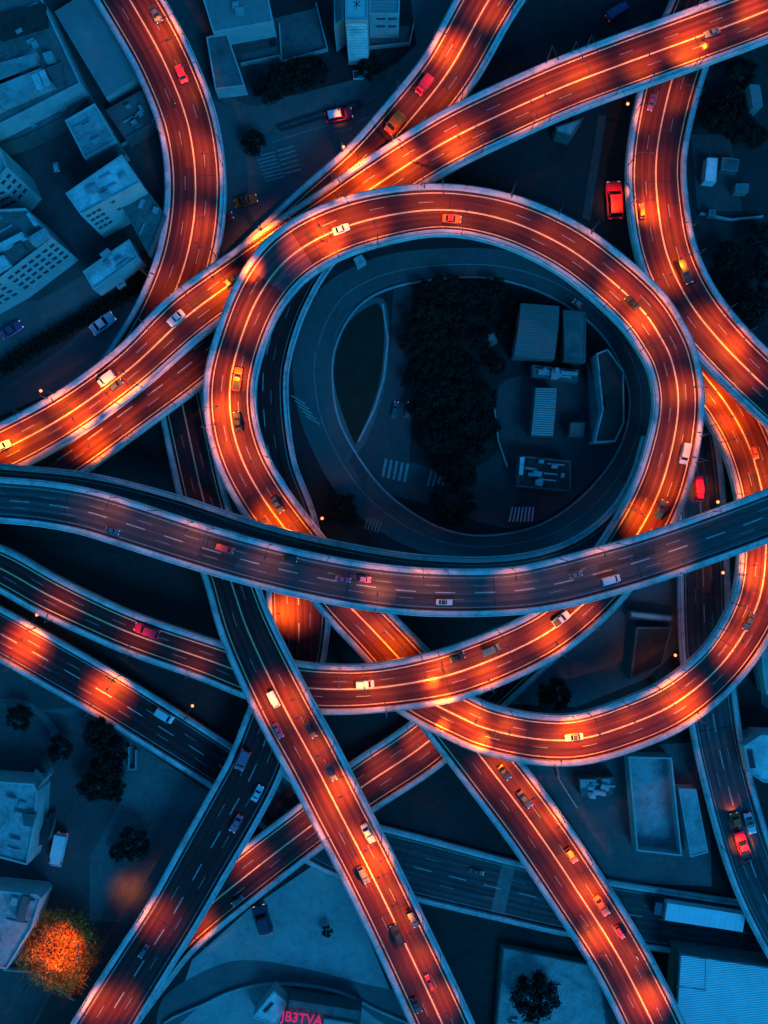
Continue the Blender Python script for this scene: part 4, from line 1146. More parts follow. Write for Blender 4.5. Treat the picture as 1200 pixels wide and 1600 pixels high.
def building(label, pts, h, roof, wall=None, lip=.5, units=0, windows=(), name='building', cat='building', ridge=None, z0=0.0, seed=0):
    """pts: roof outline in pixels (seen at height h). windows: (edge, columns, rows, w, h, top gap, row gap, s0, s1)"""
    wall = wall or M_WALL
    P = ccw([W(x, y, h) for x, y in pts])
    if windows:
        # edges are named by their first pixel so winding does not matter
        pass
    c = sum(P, Vector()) / len(P)
    root = thing(name, label, cat, (c.x, c.y, z0))
    n = len(P)
    L = [p - root.location for p in P]
    mb = MB()
    for i in range(n):
        a, b = L[i], L[(i + 1) % n]
        mb.poly([(a.x, a.y, 0), (b.x, b.y, 0), (b.x, b.y, h - z0), (a.x, a.y, h - z0)])
    # coping and inner face of the parapet
    inner = []
    for i in range(n):
        p, q, s = L[i - 1], L[i], L[(i + 1) % n]
        d1 = (q - p).normalized(); d2 = (s - q).normalized()
        n1 = Vector((-d1.y, d1.x, 0)); n2 = Vector((-d2.y, d2.x, 0))
        bis = (n1 + n2); bis = bis / max(bis.dot(n1), .3)
        inner.append(q + bis * .35)
    if lip > 0:
        for i in range(n):
            j = (i + 1) % n
            mb.poly([L[i], L[j], inner[j], inner[i]])
            a, b = inner[i], inner[j]
            mb.poly([a, b, b - Vector((0, 0, lip)), a - Vector((0, 0, lip))])
    wo = mb.build('wall', wall, root)
    mb = MB()
    src = inner if lip > 0 else L
    zz = (h - z0) - (lip if lip > 0 else -.02)
    if ridge is None:
        mb.poly([(p.x, p.y, zz) for p in src])
    else:
        # barrel or gable roof between edges 0-1 and 2-3
        a0, a1, b1, b0 = src
        m = 10
        rows = []
        for k in range(m + 1):
            t = k / m
            up = ridge[1] * (math.sin(math.pi * t) if ridge[0] == 'barrel' else 1 - abs(2 * t - 1))
            p = a0 + (b0 - a0) * t; q = a1 + (b1 - a1) * t
            rows.append((mb.vert((p.x, p.y, zz + up)), mb.vert((q.x, q.y, zz + up))))
        for k in range(m): mb.face((rows[k][0], rows[k][1], rows[k + 1][1], rows[k + 1][0]))
        mb.face([q[0] for q in rows]); mb.face([q[1] for q in rows][::-1])
    ro = mb.build('roof', roof, root)
    rr = random.Random(seed + len(label) * 7)
    xs = [p.x for p in src]; ys = [p.y for p in src]
    for k in range(units * 3):
        for _ in range(60):
            i = rr.randrange(n)
            t, s = rr.uniform(.15, .85), rr.uniform(.12, .8)
            e = src[i] + (src[(i + 1) % n] - src[i]) * t
            cc = sum(src, Vector()) / n
            q = e + (cc - e) * s
            break
        d = (src[1] - src[0]).normalized(); rz = math.atan2(d.y, d.x)
        sx, sy, sz = (rr.uniform(.7, 2.2), rr.uniform(.6, 1.5), rr.uniform(.5, 1.2)) if k % 3 else (rr.uniform(2.5, 5), .35, .3)
        mb = MB(); mb.box((q.x, q.y, zz + sz / 2 + .1), (sx, sy, sz), rz)
        mb.box((q.x, q.y, zz + sz + .13), (sx * .6, sy * .6, .08), rz)
        mb.box((q.x, q.y, zz + .05), (sx * 1.05, sy * 1.05, .1), rz)
        mb.build('rooftop_unit', M_UNIT, root)
    for wd in windows:
        (x0, y0), (x1, y1), cols, rows_, w, hh, top, gap, s0, s1 = wd
        a, b = W(x0, y0, h), W(x1, y1, h)
        ln = (b - a).length
        for i in range(cols):
            for j in range(rows_):
                put_window(root, a, b, h, ln * (s0 + (s1 - s0) * ((i + .5) / cols)), top + j * gap, w, hh)
    return root

def roof_box(root, pts, h0, h1, m, name='roof_structure', taper=1.0):
    P = ccw([W(x, y, h1) for x, y in pts])
    mb = MB()
    l = root.location
    mb.hexa([(p.x - l.x, p.y - l.y, h0 - l.z) for p in P], [(p.x - l.x, p.y - l.y, h1 - l.z) for p in P])
    return mb.build(name, m, root)

M_CORR1 = mat('corrugated_blue', (0.27, 0.27, 0.27), .6, noise=(.06, .25, 8), wave=(.9, 62, .8))
M_CORR2 = mat('corrugated_pale', (0.84, 0.85, 0.86), .55, noise=(.08, .14, 8), wave=(.8, 94, 1.0))
M_CORR3 = mat('corrugated_mid', (0.17, 0.17, 0.17), .6, noise=(.1, .25, 8), wave=(.7, 92, 1.0))
M_CORR4 = mat('corrugated_tower', (0.36, 0.36, 0.36), .6, noise=(.1, .2, 8), wave=(1.0, 90, 1.0))
# --- top left block
b = building('big hall with a smooth barrel roof beside the upper left overpass', [(85, 18), (182, -40), (258, 95), (165, 152)], 5, M_CORR1, lip=0, ridge=('barrel', 1.2))
b = building('flat roofed block with rooftop machinery in the top left corner', [(-20, -40), (62, -8), (126, 130), (-20, 205)], 12, M_ROOF_D, units=3)
roof_box(b, [(-20, 96), (48, 66), (58, 82), (56, 98), (-20, 132)], 11.5, 13.2, M_ROOF_M)
roof_box(b, [(-20, 140), (64, 106), (84, 132), (-20, 178)], 11.5, 13.6, M_ROOF_M)
roof_box(b, [(48, 118), (58, 113), (68, 136), (58, 141)], 13.62, 14.0, M_ROOF_P)
roof_box(b, [(60, 112), (69, 108), (79, 131), (70, 135)], 13.62, 14.0, M_ROOF_P)
roof_box(b, [(72, 106), (95, 97), (98, 122), (84, 131)], 11.5, 13.0, M_WALLD)
roof_box(b, [(66, 83), (80, 79), (83, 92), (70, 95)], 11.5, 14.2, M_UNIT, 'water_tank')
roof_box(b, [(0, 20), (70, 5), (74, 40), (0, 62)], 11.5, 12.6, M_ROOF_B)
b = building('low dark building below the corner block, its roof sloping to the yard', [(-20, 205), (126, 132), (140, 150), (110, 180), (40, 215), (-20, 235)], 6, M_ROOF_D, M_WALLD, units=1)
b = building('square house with a stepped lower edge left of the overpass', [(101, 188), (148, 161), (182, 220), (132, 248)], 12, M_ROOF_M, units=1, seed=3)
for k in range(5):
    f = k / 5; g = (k + .7) / 5
    roof_box(b, [(132 + f * 16, 249 + f * 18), (182 + f * 16, 221 + f * 18), (182 + g * 16, 221 + g * 18), (132 + g * 16, 249 + g * 18)], 4, 11 - k * 1.6, M_ROOF_D, 'step')
b = building('tall pale building with small windows on its lower wall', [(102, 302), (190, 241), (219, 285), (126, 336)], 18, M_ROOF_P, units=2, seed=5,
   windows=(((126, 336), (219, 285), 3, 4, .9, 1.1, 2.2, 3.0, .04, .30), ((126, 336), (219, 285), 1, 2, .9, 1.0, 2.0, 5.0, .4, .6)))
b = building('dark flat roofed block tucked between the pale building and the overpass', [(185, 312), (224, 289), (258, 335), (232, 398)], 11, M_ROOF_D, M_WALLD, units=1)
b = building('low pale roofed house below the tall pale building', [(129, 424), (202, 373), (217, 402), (146, 453)], 8, M_ROOF_P, units=1, seed=9)
roof_box(b, [(155, 397), (168, 387), (174, 394), (161, 404)], 7.4, 8.9, M_ROOF_M)
b = building('small shed under the low pale roofed house', [(180, 440), (192, 434), (196, 444), (184, 451)], 3, M_ROOF_M)
b = building('apartment block with rows of dark windows at the left edge', [(-60, 330), (40, 325), (83, 373), (0, 436), (-60, 470)], 18, M_ROOF_D, lip=.9, units=3, seed=2,
   windows=(((0, 436), (83, 373), 7, 4, 1.1, 1.3, 2.4, 3.1, .05, .97), ((-60, 470), (0, 436), 4, 4, 1.1, 1.3, 2.4, 3.1, .1, .95)))
roof_box(b, [(-30, 395), (34, 362), (38, 370), (-30, 406)], 17.1, 19.0, M_ROOF_P)
roof_box(b, [(42, 372), (70, 355), (78, 368), (52, 384)], 17.1, 19.5, M_ROOF_M)
roof_box(b, [(40, 334), (46, 332), (58, 350), (53, 353)], 17.1, 18.6, M_ROOF_P)
roof_box(b, [(-30, 412), (5, 398), (14, 412), (-20, 430)], 17.1, 19.8, M_ROOF_P)
roof_box(b, [(20, 384), (34, 378), (38, 388), (26, 396)], 17.1, 19.0, M_WALLD)
b = building('slim rounded tower block at the left edge above the apartment block', [(-60, 262), (-2, 228), (12, 262), (-8, 285), (-60, 310)], 21, M_ROOF_M, units=1,
   windows=(((-8, 285), (12, 262), 2, 4, 1.0, 1.2, 2.5, 3.2, .1, .9), ((-60, 310), (-8, 285), 5, 4, 1.0, 1.2, 2.5, 3.2, .2, .98)))
b = building('low annex with a gravel lane behind the barrel hall', [(165, 172), (222, 140), (240, 192), (196, 218)], 5, M_ROOF_D, M_WALLD, units=2)
# --- top middle
b = building('pale ribbed roof warehouse at the top edge right of the overpass', [(305, -40), (412, -40), (427, 34), (333, 51)], 7, mat('ribbed_roof', (.30, .30, .30), .6, noise=(.1, .2), wave=(.8, 8, .9)), lip=.15, units=2)
b = building('narrow grey roofed house below the ribbed warehouse', [(322, 58), (354, 49), (383, 134), (336, 140)], 5, M_ROOF_D, lip=.2)
b = building('white tower with a cross painted on its roof at the top', [(539, -40), (575, -40), (575, 31), (539, 31)], 21, mat('tower_roof', (.42, .43, .43), .7, noise=(.3, .15)), mat('louvred_wall', (.30, .30, .31), .8, noise=(.2, .2)), lip=.4)
P0 = b.location
mb = MB()
for a, c in (((551, 2), (563, 10)), ((563, 1), (552, 11)), ((557, -3), (557, 14))):
    p, q = W(*a, 20.62), W(*c, 20.62); d = (q - p).normalized(); nn = Vector((-d.y, d.x, 0)) * .09
    mb.poly([v - Vector((P0.x, P0.y, 0)) for v in (p - nn, q - nn, q + nn, p + nn)])
mb.build('roof_marking', M_TRIM, b)
a_, b_ = W(539, 31, 21) - P0, W(575, 31, 21) - P0
mb = MB()
for k in range(14):
    z = 19.4 - k * 1.25
    mb.hexa([(a_.x + .2, a_.y - .5, z), (b_.x - .2, b_.y - .5, z), (b_.x - .2, b_.y + .02, z), (a_.x + .2, a_.y + .02, z)], [(a_.x + .2, a_.y - .4, z + .35), (b_.x - .2, b_.y - .4, z + .35), (b_.x - .2, b_.y + .02, z + .35), (a_.x + .2, a_.y + .02, z + .35)])
mb.build('louvre', M_ROOF_P, b)
mb = MB()
mb.hexa([(a_.x + .3, a_.y - .02, 2), (b_.x - .3, b_.y - .02, 2), (b_.x - .3, b_.y + .01, 2), (a_.x + .3, a_.y + .01, 2)], [(a_.x + .3, a_.y - .02, 19.9), (b_.x - .3, b_.y - .02, 19.9), (b_.x - .3, b_.y + .01, 19.9), (a_.x + .3, a_.y + .01, 19.9)])
mb.build('louvre_backing', M_WALLD, b)
b = building('right wing of the white tower with four small windows', [(577, -40), (626, -40), (624, 22), (577, 22)], 11, M_CORR4, lip=.3,
   windows=(((577, 22), (624, 22), 2, 2, 1.9, .8, 2.0, 3.4, .2, .95),))
b = building('left wing of the white tower with a ribbed roof', [(521, -40), (537, -40), (537, 30), (522, 42)], 12, M_CORR4, lip=.3)
# --- inside the loop
b = building('barrel roofed hall in the dark yard inside the loop', [(814, 474), (874, 478), (866, 562), (803, 556)], 6, M_CORR3, M_WALLD, lip=0, ridge=('barrel', 1.5))
b = building('dark flat shed right of the barrel roofed hall', [(880, 484), (916, 488), (915, 566), (882, 562)], 5, M_ROOF_D, M_WALLD, lip=.2)
b = building('long shed with a pale ribbed roof inside the loop', [(837, 606), (870, 606), (864, 682), (830, 680)], 5, mat('corrugated_shed', (.30, .30, .30), .6, noise=(.1, .2), wave=(.6, 92, 1.0)), M_WALLD, lip=0, ridge=('gable', .5))
b = building('low shed of mixed roof panels between barrel hall and ribbed shed', [(832, 570), (905, 578), (903, 596), (832, 588)], 3.5, M_ROOF_D, M_WALLD, lip=.1, units=5)
b = building('small pale kiosk right of the long ribbed shed', [(892, 660), (914, 660), (912, 682), (889, 682)], 4, M_ROOF_D, M_WALLD, lip=.15)
b = building('black building with a sloping blue flank near the right of the loop', [(932, 552), (950, 545), (975, 580), (976, 660), (962, 690), (928, 692), (941, 640)], 7, M_ROOF_B, M_ROOF_M, lip=.3)
roof_box(b, [(922, 556), (932, 552), (941, 640), (928, 692), (924, 690)], 0, 3.5, M_ROOF_D, 'lean_to')
b2 = roof_box(b, [(947, 612), (962, 612), (962, 632), (957, 640), (950, 640), (947, 634)], 6.4, 8.0, M_ROOF_B, 'roof_hatch')
b = building('workshop with a white end strip at the bottom of the loop yard', [(812, 712), (892, 720), (892, 768), (808, 760)], 5, M_ROOF_B, M_WALLD, lip=.2, units=5)
roof_box(b, [(813, 714), (820, 714), (817, 742), (811, 742)], 4.7, 5.5, M_ROOF_P)
b = building('slatted pergola at the bottom of the loop yard', [(800, 792), (838, 790), (836, 816), (794, 816)], 3, M_ROOF_B, M_WALLD, lip=0, name='pergola', cat='pergola')
mb = MB()
for k in range(7):
    p, q = W(801 + k * 5.4, 792, 3.2), W(796 + k * 5.8, 815, 3.2); d = (q - p).normalized(); nn = Vector((-d.y, d.x, 0)) * .18
    mb.hexa([v - b.location for v in (p - nn, q - nn, q + nn, p + nn)], [v - b.location + Vector((0, 0, .15)) for v in (p - nn, q - nn, q + nn, p + nn)])
mb.build('slat', M_UNIT, b)
b = building('tiny pale hut in the dark wood inside the loop', [(760, 524), (772, 520), (778, 534), (766, 540)], 3, M_ROOF_D, M_WALLD, lip=.1)
b = building('small pale cabin half hidden under the loop at top left', [(552, 404), (565, 397), (572, 408), (558, 416)], 3.5, M_ROOF_P, lip=.1)
# --- right
def container(label, pts, h, m):
    P = ccw([W(x, y, h) for x, y in pts])
    c = sum(P, Vector()) / 4
    root = thing('container', label, 'container', (c.x, c.y, 0))
    mb = MB(); mb.hexa([(p.x - c.x, p.y - c.y, 0.0) for p in P], [(p.x - c.x, p.y - c.y, h) for p in P]); mb.build('shell', m, root)
    mb = MB(); a, b_, c2, d = [p - Vector((c.x, c.y, 0)) for p in P]
    for k in range(1, 8):
        t = k / 8; p = a + (d - a) * t; q = b_ + (c2 - b_) * t; nn = (d - a).normalized() * .06
        mb.hexa([v + Vector((0, 0, .004)) for v in (p - nn, q - nn, q + nn, p + nn)], [v + Vector((0, 0, .05)) for v in (p - nn, q - nn, q + nn, p + nn)])
    mb.build('roof_rib', m, root)
    mb = MB()
    e = 0.09
    for p, q in ((a, b_), (b_, c2), (c2, d), (d, a)):
        dd = (q - p).normalized(); nn = Vector((-dd.y, dd.x, 0)) * e
        mb.hexa([v for v in (p, q, q + nn, p + nn)], [v + Vector((0, 0, .08)) for v in (p, q, q + nn, p + nn)])
    mb.build('top_rail', M_UNIT, root)
    return root
M_CONT = mat('container_pale', (.62, .63, .64), .6, noise=(.5, .2))
M_CONT2 = mat('container_grey', (.17, .18, .18), .6, noise=(.5, .2))
container('brightest pale container in the dark yard right of the curved overpass', [(1105, 246), (1122, 247), (1119, 285), (1101, 283)], 3, M_CONT)
container('dull grey container right of the brightest pale container', [(1129, 246), (1155, 249), (1152, 268), (1127, 265)], 2.6, M_ROOF_D)
container('small square container below the dull grey one', [(1150, 287), (1170, 287), (1169, 301), (1149, 300)], 2.6, M_CONT2)
container('tall pale container at the top right corner yard', [(1171, 132), (1187, 133), (1192, 166), (1177, 168)], 8, M_CONT2)
container('faint low container under the small square one', [(1108, 328), (1118, 328), (1119, 337), (1107, 336)], 2.4, M_ROOF_D)
b = building('pale roofed house under the diagonal overpass near the big red car', [(868, 198), (912, 184), (893, 214), (870, 207)], 5, M_ROOF_M, M_WALLD, lip=.2)
b = building('flat roofed shop at the right edge with a row of black vents', [(1162, 1166), (1190, 1148), (1250, 1150), (1250, 1235), (1192, 1222), (1170, 1208)], 8, M_ROOF_P, lip=.3)
for k in range(7): roof_box(b, [(1168 + k * .8, 1173 + k * 4.2), (1176 + k * .8, 1172 + k * 4.2), (1176.4 + k * .8, 1174.6 + k * 4.2), (1168.4 + k * .8, 1175.6 + k * 4.2)], 7.75, 8.05, M_TRIM, 'vent')
b = building('pale roofed house at the right edge inside the U ramp', [(1190, 1010), (1240, 1000), (1240, 1090), (1198, 1085), (1192, 1050)], 6, M_ROOF_M, lip=.2)
b = building('large white ribbed roof warehouse in the bottom right corner', [(1062, 1490), (1250, 1518), (1250, 1660), (1052, 1660)], 8, M_CORR2, M_WALLD, lip=.25)
roof_box(b, [(1103, 1499), (1105, 1499), (1104, 1548), (1102, 1548)], 7.77, 7.95, M_UNIT, 'roof_seam')
roof_box(b, [(1058, 1541), (1103, 1548), (1103, 1550), (1058, 1543)], 7.77, 7.93, M_UNIT, 'roof_seam')
b = building('walled roofless building with a sunken court at lower right', [(982, 1182), (1050, 1184), (1066, 1338), (995, 1330)], 5, M_ROOF_M, M_WALL, lip=3.5)
b = building('slim flat roof strip between the walled court and the ramp', [(1060, 1232), (1088, 1233), (1107, 1332), (1079, 1340)], 4, M_ROOF_M, lip=.15)
b = building('small shed with a patchwork roof on the paved yard', [(904, 1216), (960, 1214), (957, 1240), (930, 1248), (908, 1244)], 3.5, M_ROOF_D, M_WALLD, lip=.1, units=3)
roof_box(b, [(906, 1218), (932, 1218), (931, 1231), (907, 1231)], 3.4, 3.8, M_ROOF_M, 'roof_panel')
roof_box(b, [(940, 1217), (953, 1217), (953, 1229), (940, 1229)], 3.4, 3.7, M_ROOF_M, 'roof_panel')
roof_box(b, [(919, 1238), (930, 1237), (929, 1246), (920, 1246)], 3.4, 3.65, M_ROOF_P, 'roof_panel')
b = building('flat roofed building behind the round dark tree at bottom right', [(786, 1480), (935, 1510), (960, 1660), (770, 1660)], 2.2, M_ROOF_M, M_WALLD, lip=.3, units=2, seed=4)
b = building('low wall-like annex left of the dark round tree near the right middle', [(985, 955), (1052, 962), (1050, 972), (985, 966)], 4, M_ROOF_M, M_WALLD, lip=.1)
b = building('dark long shed beside the ramp at right middle', [(995, 980), (1050, 980), (1035, 1040), (985, 1062)], 4, M_ROOF_B, M_WALLD, lip=.2)
# --- lower left
b = building('pale flat roofed building at the lower left edge', [(-40, 1218), (52, 1225), (58, 1238), (54, 1290), (42, 1352), (-40, 1330)], 9, M_ROOF_M, M_WALL, lip=.5, units=2, seed=6)
roof_box(b, [(42, 1210), (68, 1206), (72, 1216), (58, 1232), (46, 1228)], 3, 8.6, M_ROOF_M)
roof_box(b, [(38, 1272), (55, 1272), (50, 1292), (36, 1290)], 8.5, 9.8, M_WALLD)
roof_box(b, [(54, 1285), (64, 1282), (78, 1278), (74, 1316), (60, 1322)], 1, 6, M_ROOF_D)
b = building('pale flat roofed building behind the bright orange tree', [(-40, 1388), (58, 1398), (64, 1404), (50, 1450), (10, 1515), (-40, 1505)], 8, M_ROOF_M, M_WALL, lip=.4, units=1, seed=8)
roof_box(b, [(36, 1400), (46, 1402), (36, 1440), (24, 1438)], 7.6, 8.7, M_WALLD)
roof_box(b, [(18, 1402), (28, 1404), (25, 1416), (16, 1414)], 7.6, 8.4, M_UNIT)
# --- bottom edge: the box building that carries the red sign and the pale tilted roof beside it
b = building('dark roofed building carrying the red letter sign at the bottom edge', [(452, 1562), (565, 1580), (560, 1640), (440, 1640)], 6, M_ROOF_D, M_WALLD, lip=.2)
roof_box(b, [(506, 1592), (560, 1601), (560, 1612), (505, 1606)], 5.8, 6.6, M_ROOF_M, 'canopy')
b = building('pale tilted flat roof with a dark vent left of the red sign', [(428, 1548), (449, 1568), (432, 1604), (394, 1590)], 5, M_ROOF_P, lip=.12)
roof_box(b, [(424, 1566), (428, 1569), (415, 1583), (411, 1580)], 4.8, 5.1, M_TRIM, 'vent')
M_SIGN = mat('sign_red', (.75, .02, .10), .4, emit=((1.0, .02, .10), .22))
sc_ = bpy.data.curves.new('sign', 'FONT'); sc_.body = 'JB3TVA'; sc_.extrude = .18; sc_.align_x = 'LEFT'; sc_.offset = .035
sc_.size = 3.9; sc_.space_character = 1.0
sc_.materials.append(M_SIGN)
tmp = bpy.data.objects.new('sign_text', sc_); COL.objects.link(tmp)
bpy.context.view_layer.update()
me_ = bpy.data.meshes.new_from_object(tmp.evaluated_get(bpy.context.evaluated_depsgraph_get()))
bpy.data.objects.remove(tmp)
me_.materials.clear(); me_.materials.append(M_SIGN)
so_ = bpy.data.objects.new('sign', me_); COL.objects.link(so_)
xs_ = [v.co.x for v in me_.vertices]; ys_ = [v.co.y for v in me_.vertices]
for v in me_.vertices: v.co.x -= min(xs_); v.co.y -= min(ys_)
so_.scale = (66 * mpp(6.6) / (max(xs_) - min(xs_)), 20 * mpp(6.6) / (max(ys_) - min(ys_)), 1)
p = W(437, 1599, 6.6); so_.location = p; so_.rotation_euler = (0, 0, R_(-7.5))
tag(so_, 'red glowing sign letters along the edge of the dark roof at bottom', 'sign')
# ---------------------------------------------------------------- trees
def leaf_mat(name, c, lo=.6, hi=1.4):
    m = bpy.data.materials.new(name); m.use_nodes = True
    nt = m.node_tree; b = nt.nodes['Principled BSDF']
    oi = nt.nodes.new('ShaderNodeNewGeometry')
    n = nt.nodes.new('ShaderNodeTexNoise'); n.inputs['Scale'].default_value = .9; n.inputs['Detail'].default_value = 4
    nt.links.new(oi.outputs['Position'], n.inputs['Vector'])
    mr = nt.nodes.new('ShaderNodeMapRange'); mr.inputs[1].default_value = .3; mr.inputs[2].default_value = .7; mr.inputs[3].default_value = .55; mr.inputs[4].default_value = 1.4
    nt.links.new(n.outputs[0], mr.inputs[0])
    ml = nt.nodes.new('ShaderNodeMath'); ml.operation = 'MULTIPLY'
    r2 = nt.nodes.new('ShaderNodeMapRange'); r2.inputs[3].default_value = lo; r2.inputs[4].default_value = hi
    nt.links.new(oi.outputs['Random Per Island'], r2.inputs[0])
    nt.links.new(mr.outputs[0], ml.inputs[0]); nt.links.new(r2.outputs[0], ml.inputs[1])
    sc = nt.nodes.new('ShaderNodeVectorMath'); sc.operation = 'SCALE'; sc.inputs[0].default_value = c
    nt.links.new(ml.outputs[0], sc.inputs['Scale']); nt.links.new(sc.outputs[0], b.inputs['Base Color'])
    b.inputs['Roughness'].default_value = .7; b.inputs['Specular IOR Level'].default_value = .2
    return m
M_LEAF = leaf_mat('leaf_dark', (.008, .010, .007))
M_LEAFO = leaf_mat('leaf_orange', (.70, .23, .03), .22, 1.3)
M_BARK = mat('bark', (.06, .045, .035), .9, noise=(2, .4), bump=(6, .6))

def crown_mesh(name, R, H, nclump, nleaf, leaf, m, seed, flat=.75, jag=.35):
    rg = np.random.default_rng(seed)
    cs = []
    for k in range(nclump):
        a = rg.uniform(0, 2 * math.pi); rad = R * math.sqrt(rg.uniform(0, 1)) * (1 - .22 * rg.random())
        z = H * (.42 + .42 * math.sqrt(max(0, 1 - (rad / R) ** 2)) * rg.uniform(.3, 1.15))
        cs.append((rad * math.cos(a), rad * math.sin(a), z, R * rg.uniform(.16, .34)))
    cs = np.array(cs)
    idx = rg.integers(0, nclump, nleaf)
    d = rg.normal(size=(nleaf, 3)); d /= np.linalg.norm(d, axis=1)[:, None]
    rr = cs[idx, 3] * rg.uniform(.25, 1, nleaf) ** .5 * (1 + jag * rg.normal(size=nleaf) * .5)
    c = cs[idx, :3] + d * rr[:, None] * np.array([1, 1, flat])
    c[:, 2] = np.maximum(c[:, 2], H * .22)
    nrm = d + rg.normal(size=(nleaf, 3)) * .6 + np.array([0, 0, .35]); nrm /= np.linalg.norm(nrm, axis=1)[:, None]
    t = np.cross(nrm, rg.normal(size=(nleaf, 3))); t /= np.linalg.norm(t, axis=1)[:, None]
    b = np.cross(nrm, t)
    s = leaf * rg.uniform(.6, 1.3, nleaf)[:, None]
    v = np.stack([c - t * s, c + b * s * .55, c + t * s, c - b * s * .55], 1).reshape(-1, 3)
    me = bpy.data.meshes.new(name)
    me.vertices.add(len(v)); me.vertices.foreach_set('co', v.ravel())
    me.loops.add(nleaf * 4); me.loops.foreach_set('vertex_index', np.arange(nleaf * 4, dtype=np.int32))
    me.polygons.add(nleaf); me.polygons.foreach_set('loop_start', np.arange(0, nleaf * 4, 4, dtype=np.int32))
    try: me.polygons.foreach_set('loop_total', np.full(nleaf, 4, dtype=np.int32))
    except Exception: pass
    me.materials.append(m); me.update(calc_edges=True); me.validate()
    return me, cs

def trunk_mesh(R, H, cs, seed, r0=.28):
    rg = random.Random(seed); mb = MB()
    mb.tube([(0, 0, 0), (.1, .05, H * .25), (0, .1, H * .5), (.05, 0, H * .78)], [r0, r0 * .75, r0 * .55, r0 * .15], 8)
    for k in range(min(10, len(cs))):
        c = cs[k]
        z = H * rg.uniform(.25, .5)
        mb.tube([(.05, .05, z), (c[0] * .45, c[1] * .45, (z + c[2]) / 2 + .3), (c[0] * .9, c[1] * .9, c[2])], [r0 * .4, r0 * .25, r0 * .08], 5)
    return mb.mesh('trunk', M_BARK)

TREE_ME = {}
def tree(px, py, rpx, label, kind=0, group=None, H=None, name='tree'):
    R = rpx * mpp(5)
    H = H or max(3.0, min(R * 1.9, 9))
    if kind not in TREE_ME:
        cm, cs = crown_mesh('crown', 4.0, 7.0, 34, 4200, .26, M_LEAF, 40 + kind)
        TREE_ME[kind] = (cm, trunk_mesh(4.0, 7.0, cs, kind))
    b = W(px, py, H * .65); p = Vector((b.x, b.y, 0))
    root = thing(name, label, 'tree' if name == 'tree' else name, p, rnd.uniform(0, 6.28), group)
    root.scale = (R / 4.0, R / 4.0, H / 7.0)
    link('crown', TREE_ME[kind][0], root); link('trunk', TREE_ME[kind][1], root)
    return root
TL_ = [
 (418, 135, 26, 'dark tree at the left end of the row behind the planter'), (442, 122, 24, 'second dark tree in the row behind the planter'), (468, 115, 26, 'third dark tree in the row behind the planter'), (492, 110, 22, 'dark tree at the right end of the row behind the planter'),
 (396, 222, 21, 'small round dark tree beside the two faded crossings'), (577, 104, 19, 'small dark tree below the white tower'),
 (30, 1121, 21, 'round dark tree at the left edge below the lower left overpass'), (155, 1150, 26, 'dark tree touching the edge of the lower left overpass'), (178, 1172, 24, 'dark tree just inside the edge of the lower left overpass'), (165, 1205, 27, 'dark tree in the middle of the lower left clump'), (145, 1230, 25, 'dark tree at the lower left of the clump beside the yard'), (178, 1235, 20, 'dark tree at the bottom of the clump beside the yard'),
 (92, 1170, 22, 'dark tree above the lower left flat roofed building'), (208, 1320, 26, 'dark round tree alone on the yard above the lit paving'), (184, 1333, 14, 'smaller dark tree beside the round tree on the yard'),
 (838, 1562, 38, 'large dark round tree in front of the flat roofed building at bottom'), (868, 1086, 27, 'dark round tree inside the U shaped ramp'), (511, 1456, 9, 'small dark bush alone on the pale paving'),
 (705, 790, 36, 'dark tree by the crossing inside the loop'), (532, 792, 26, 'dark tree at the lower left inside the loop'),
]
for i, (px, py, rp, lb) in enumerate(TL_):
    tree(px, py, rp, lb, i % 4, 'dark street trees', name='bush' if 'bush' in lb else 'tree')
# the black wood inside the loop
wood = [(668, 455), (700, 448), (735, 458), (772, 452), (800, 480), (655, 492), (690, 486), (722, 498), (764, 492), (788, 520), (645, 530), (682, 526), (712, 540), (752, 536), (775, 566), (668, 565), (700, 572), (738, 580), (648, 600), (685, 606), (720, 618), (752, 622), (660, 640), (694, 648), (730, 655), (672, 684), (705, 690), (738, 702), (694, 728), (722, 740), (760, 668)]
for i, (px, py) in enumerate(wood):
    tree(px + (i * 13) % 11 - 5, py + (i * 7) % 9 - 4, 15 + (i * 11) % 14, 'dark tree in the black wood inside the loop', i % 4, 'black wood inside the loop', H=5 + (i * 5) % 5)
woodr = [(1150, 440), (1180, 470), (1195, 420), (1165, 490), (1140, 400), (1190, 370), (1150, 190), (1140, 160), (1180, 210), (1120, 180), (1160, 110)]
for i, (px, py) in enumerate(woodr):
    tree(px, py, 22 + (i * 5) % 8, 'dark tree in the unlit strip along the right edge', i % 4, 'dark trees along the right edge')
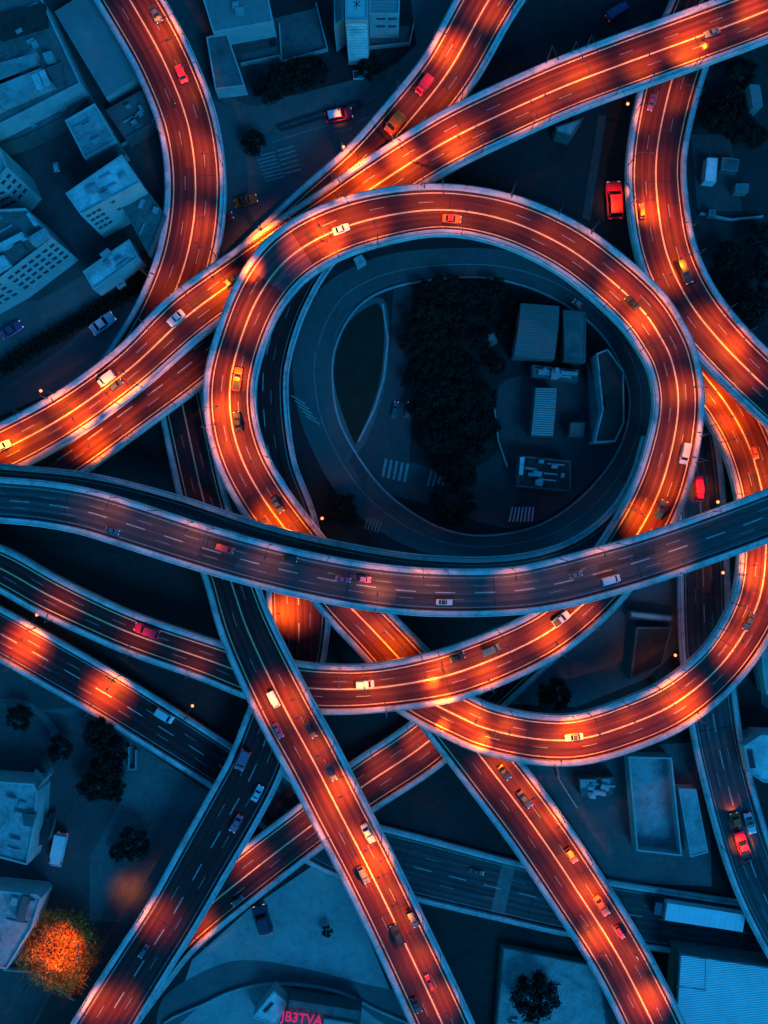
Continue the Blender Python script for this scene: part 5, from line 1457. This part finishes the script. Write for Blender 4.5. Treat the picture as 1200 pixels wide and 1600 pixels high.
# the clipped hedge along the street at the left
mb_pts = [(0, 580), (40, 552), (90, 522), (130, 500), (165, 478), (205, 452), (235, 430)]
hed = thing('hedge', 'long dark hedge along the street beside the pale blue car', 'hedge', W(110, 512, 0))
vs = []
rg = np.random.default_rng(5)
N = 9000
pp = np.array([[W(x, y, 0).x, W(x, y, 0).y] for x, y in mb_pts]); seg = rg.uniform(0, len(pp) - 1.001, N); i0 = seg.astype(int); f = (seg - i0)[:, None]
c2 = pp[i0] * (1 - f) + pp[i0 + 1] * f
ang = rg.uniform(0, 2 * math.pi, N); rad = np.sqrt(rg.uniform(0, 1, N)) * (1.5 + .9 * np.sin(seg * 9) ** 2 + .5 * np.sin(seg * 23))
c = np.stack([c2[:, 0] + rad * np.cos(ang), c2[:, 1] + rad * np.sin(ang), rg.uniform(.1, 1, N) * 2.4 * np.sqrt(np.maximum(.1, 1 - (rad / 3.1) ** 2))], 1) - np.array(hed.location)
nr = rg.normal(size=(N, 3)) + np.array([0, 0, .6]); nr /= np.linalg.norm(nr, axis=1)[:, None]
t = np.cross(nr, rg.normal(size=(N, 3))); t /= np.linalg.norm(t, axis=1)[:, None]; bb = np.cross(nr, t)
s = .24
v = np.stack([c - t * s, c + bb * s * .6, c + t * s, c - bb * s * .6], 1).reshape(-1, 3)
me = bpy.data.meshes.new('foliage'); me.from_pydata([tuple(q) for q in v], [], [(4 * k, 4 * k + 1, 4 * k + 2, 4 * k + 3) for k in range(N)]); me.materials.append(M_LEAF)
link('foliage', me, hed)

# the autumn tree lit by the lamps beside it
OX, OY = 92, 1490
Rr, Hh = 62 * mpp(5), 8.5
cm, cs = crown_mesh('crown', Rr * 1.0, Hh, 110, 19000, .22, M_LEAFO, 77, jag=.5)
root = thing('orange_tree', 'bright orange leafed tree glowing beside the lower left building', 'tree', Vector((W(OX, OY, 5).x, W(OX, OY, 5).y, 0)))
link('crown', cm, root); link('trunk', trunk_mesh(Rr, Hh, cs, 3, .32), root)
LAMP_H_OLD = LAMP_H
def tree_lamp(px, py, hx, hy, power, label, hgt=2.4):
    b = W(px, py, .02); hd = W(hx, hy, 12)
    add_lamp(b, (hd.x, hd.y), (root.location.x, root.location.y, 3), power * LAMP_W, 'ground', 1, 0, cone=100)
    rt = LAMPS[-1][0]; rt.scale = (1, 1, hgt); tag(rt, label, 'street lamp')
tree_lamp(150, 1462, 126, 1474, .48, 'tall street lamp at the right side of the bright orange tree')
tree_lamp(98, 1424, 94, 1446, .46, 'tall street lamp above the bright orange tree')
tree_lamp(80, 1560, 90, 1534, .46, 'tall street lamp below the bright orange tree')
tree_lamp(42, 1540, 58, 1512, .30, 'tall street lamp at the lower left of the bright orange tree')
for l in LAMPS:
    if 'category' not in l[0]: tag(l[0], None, 'street lamp')
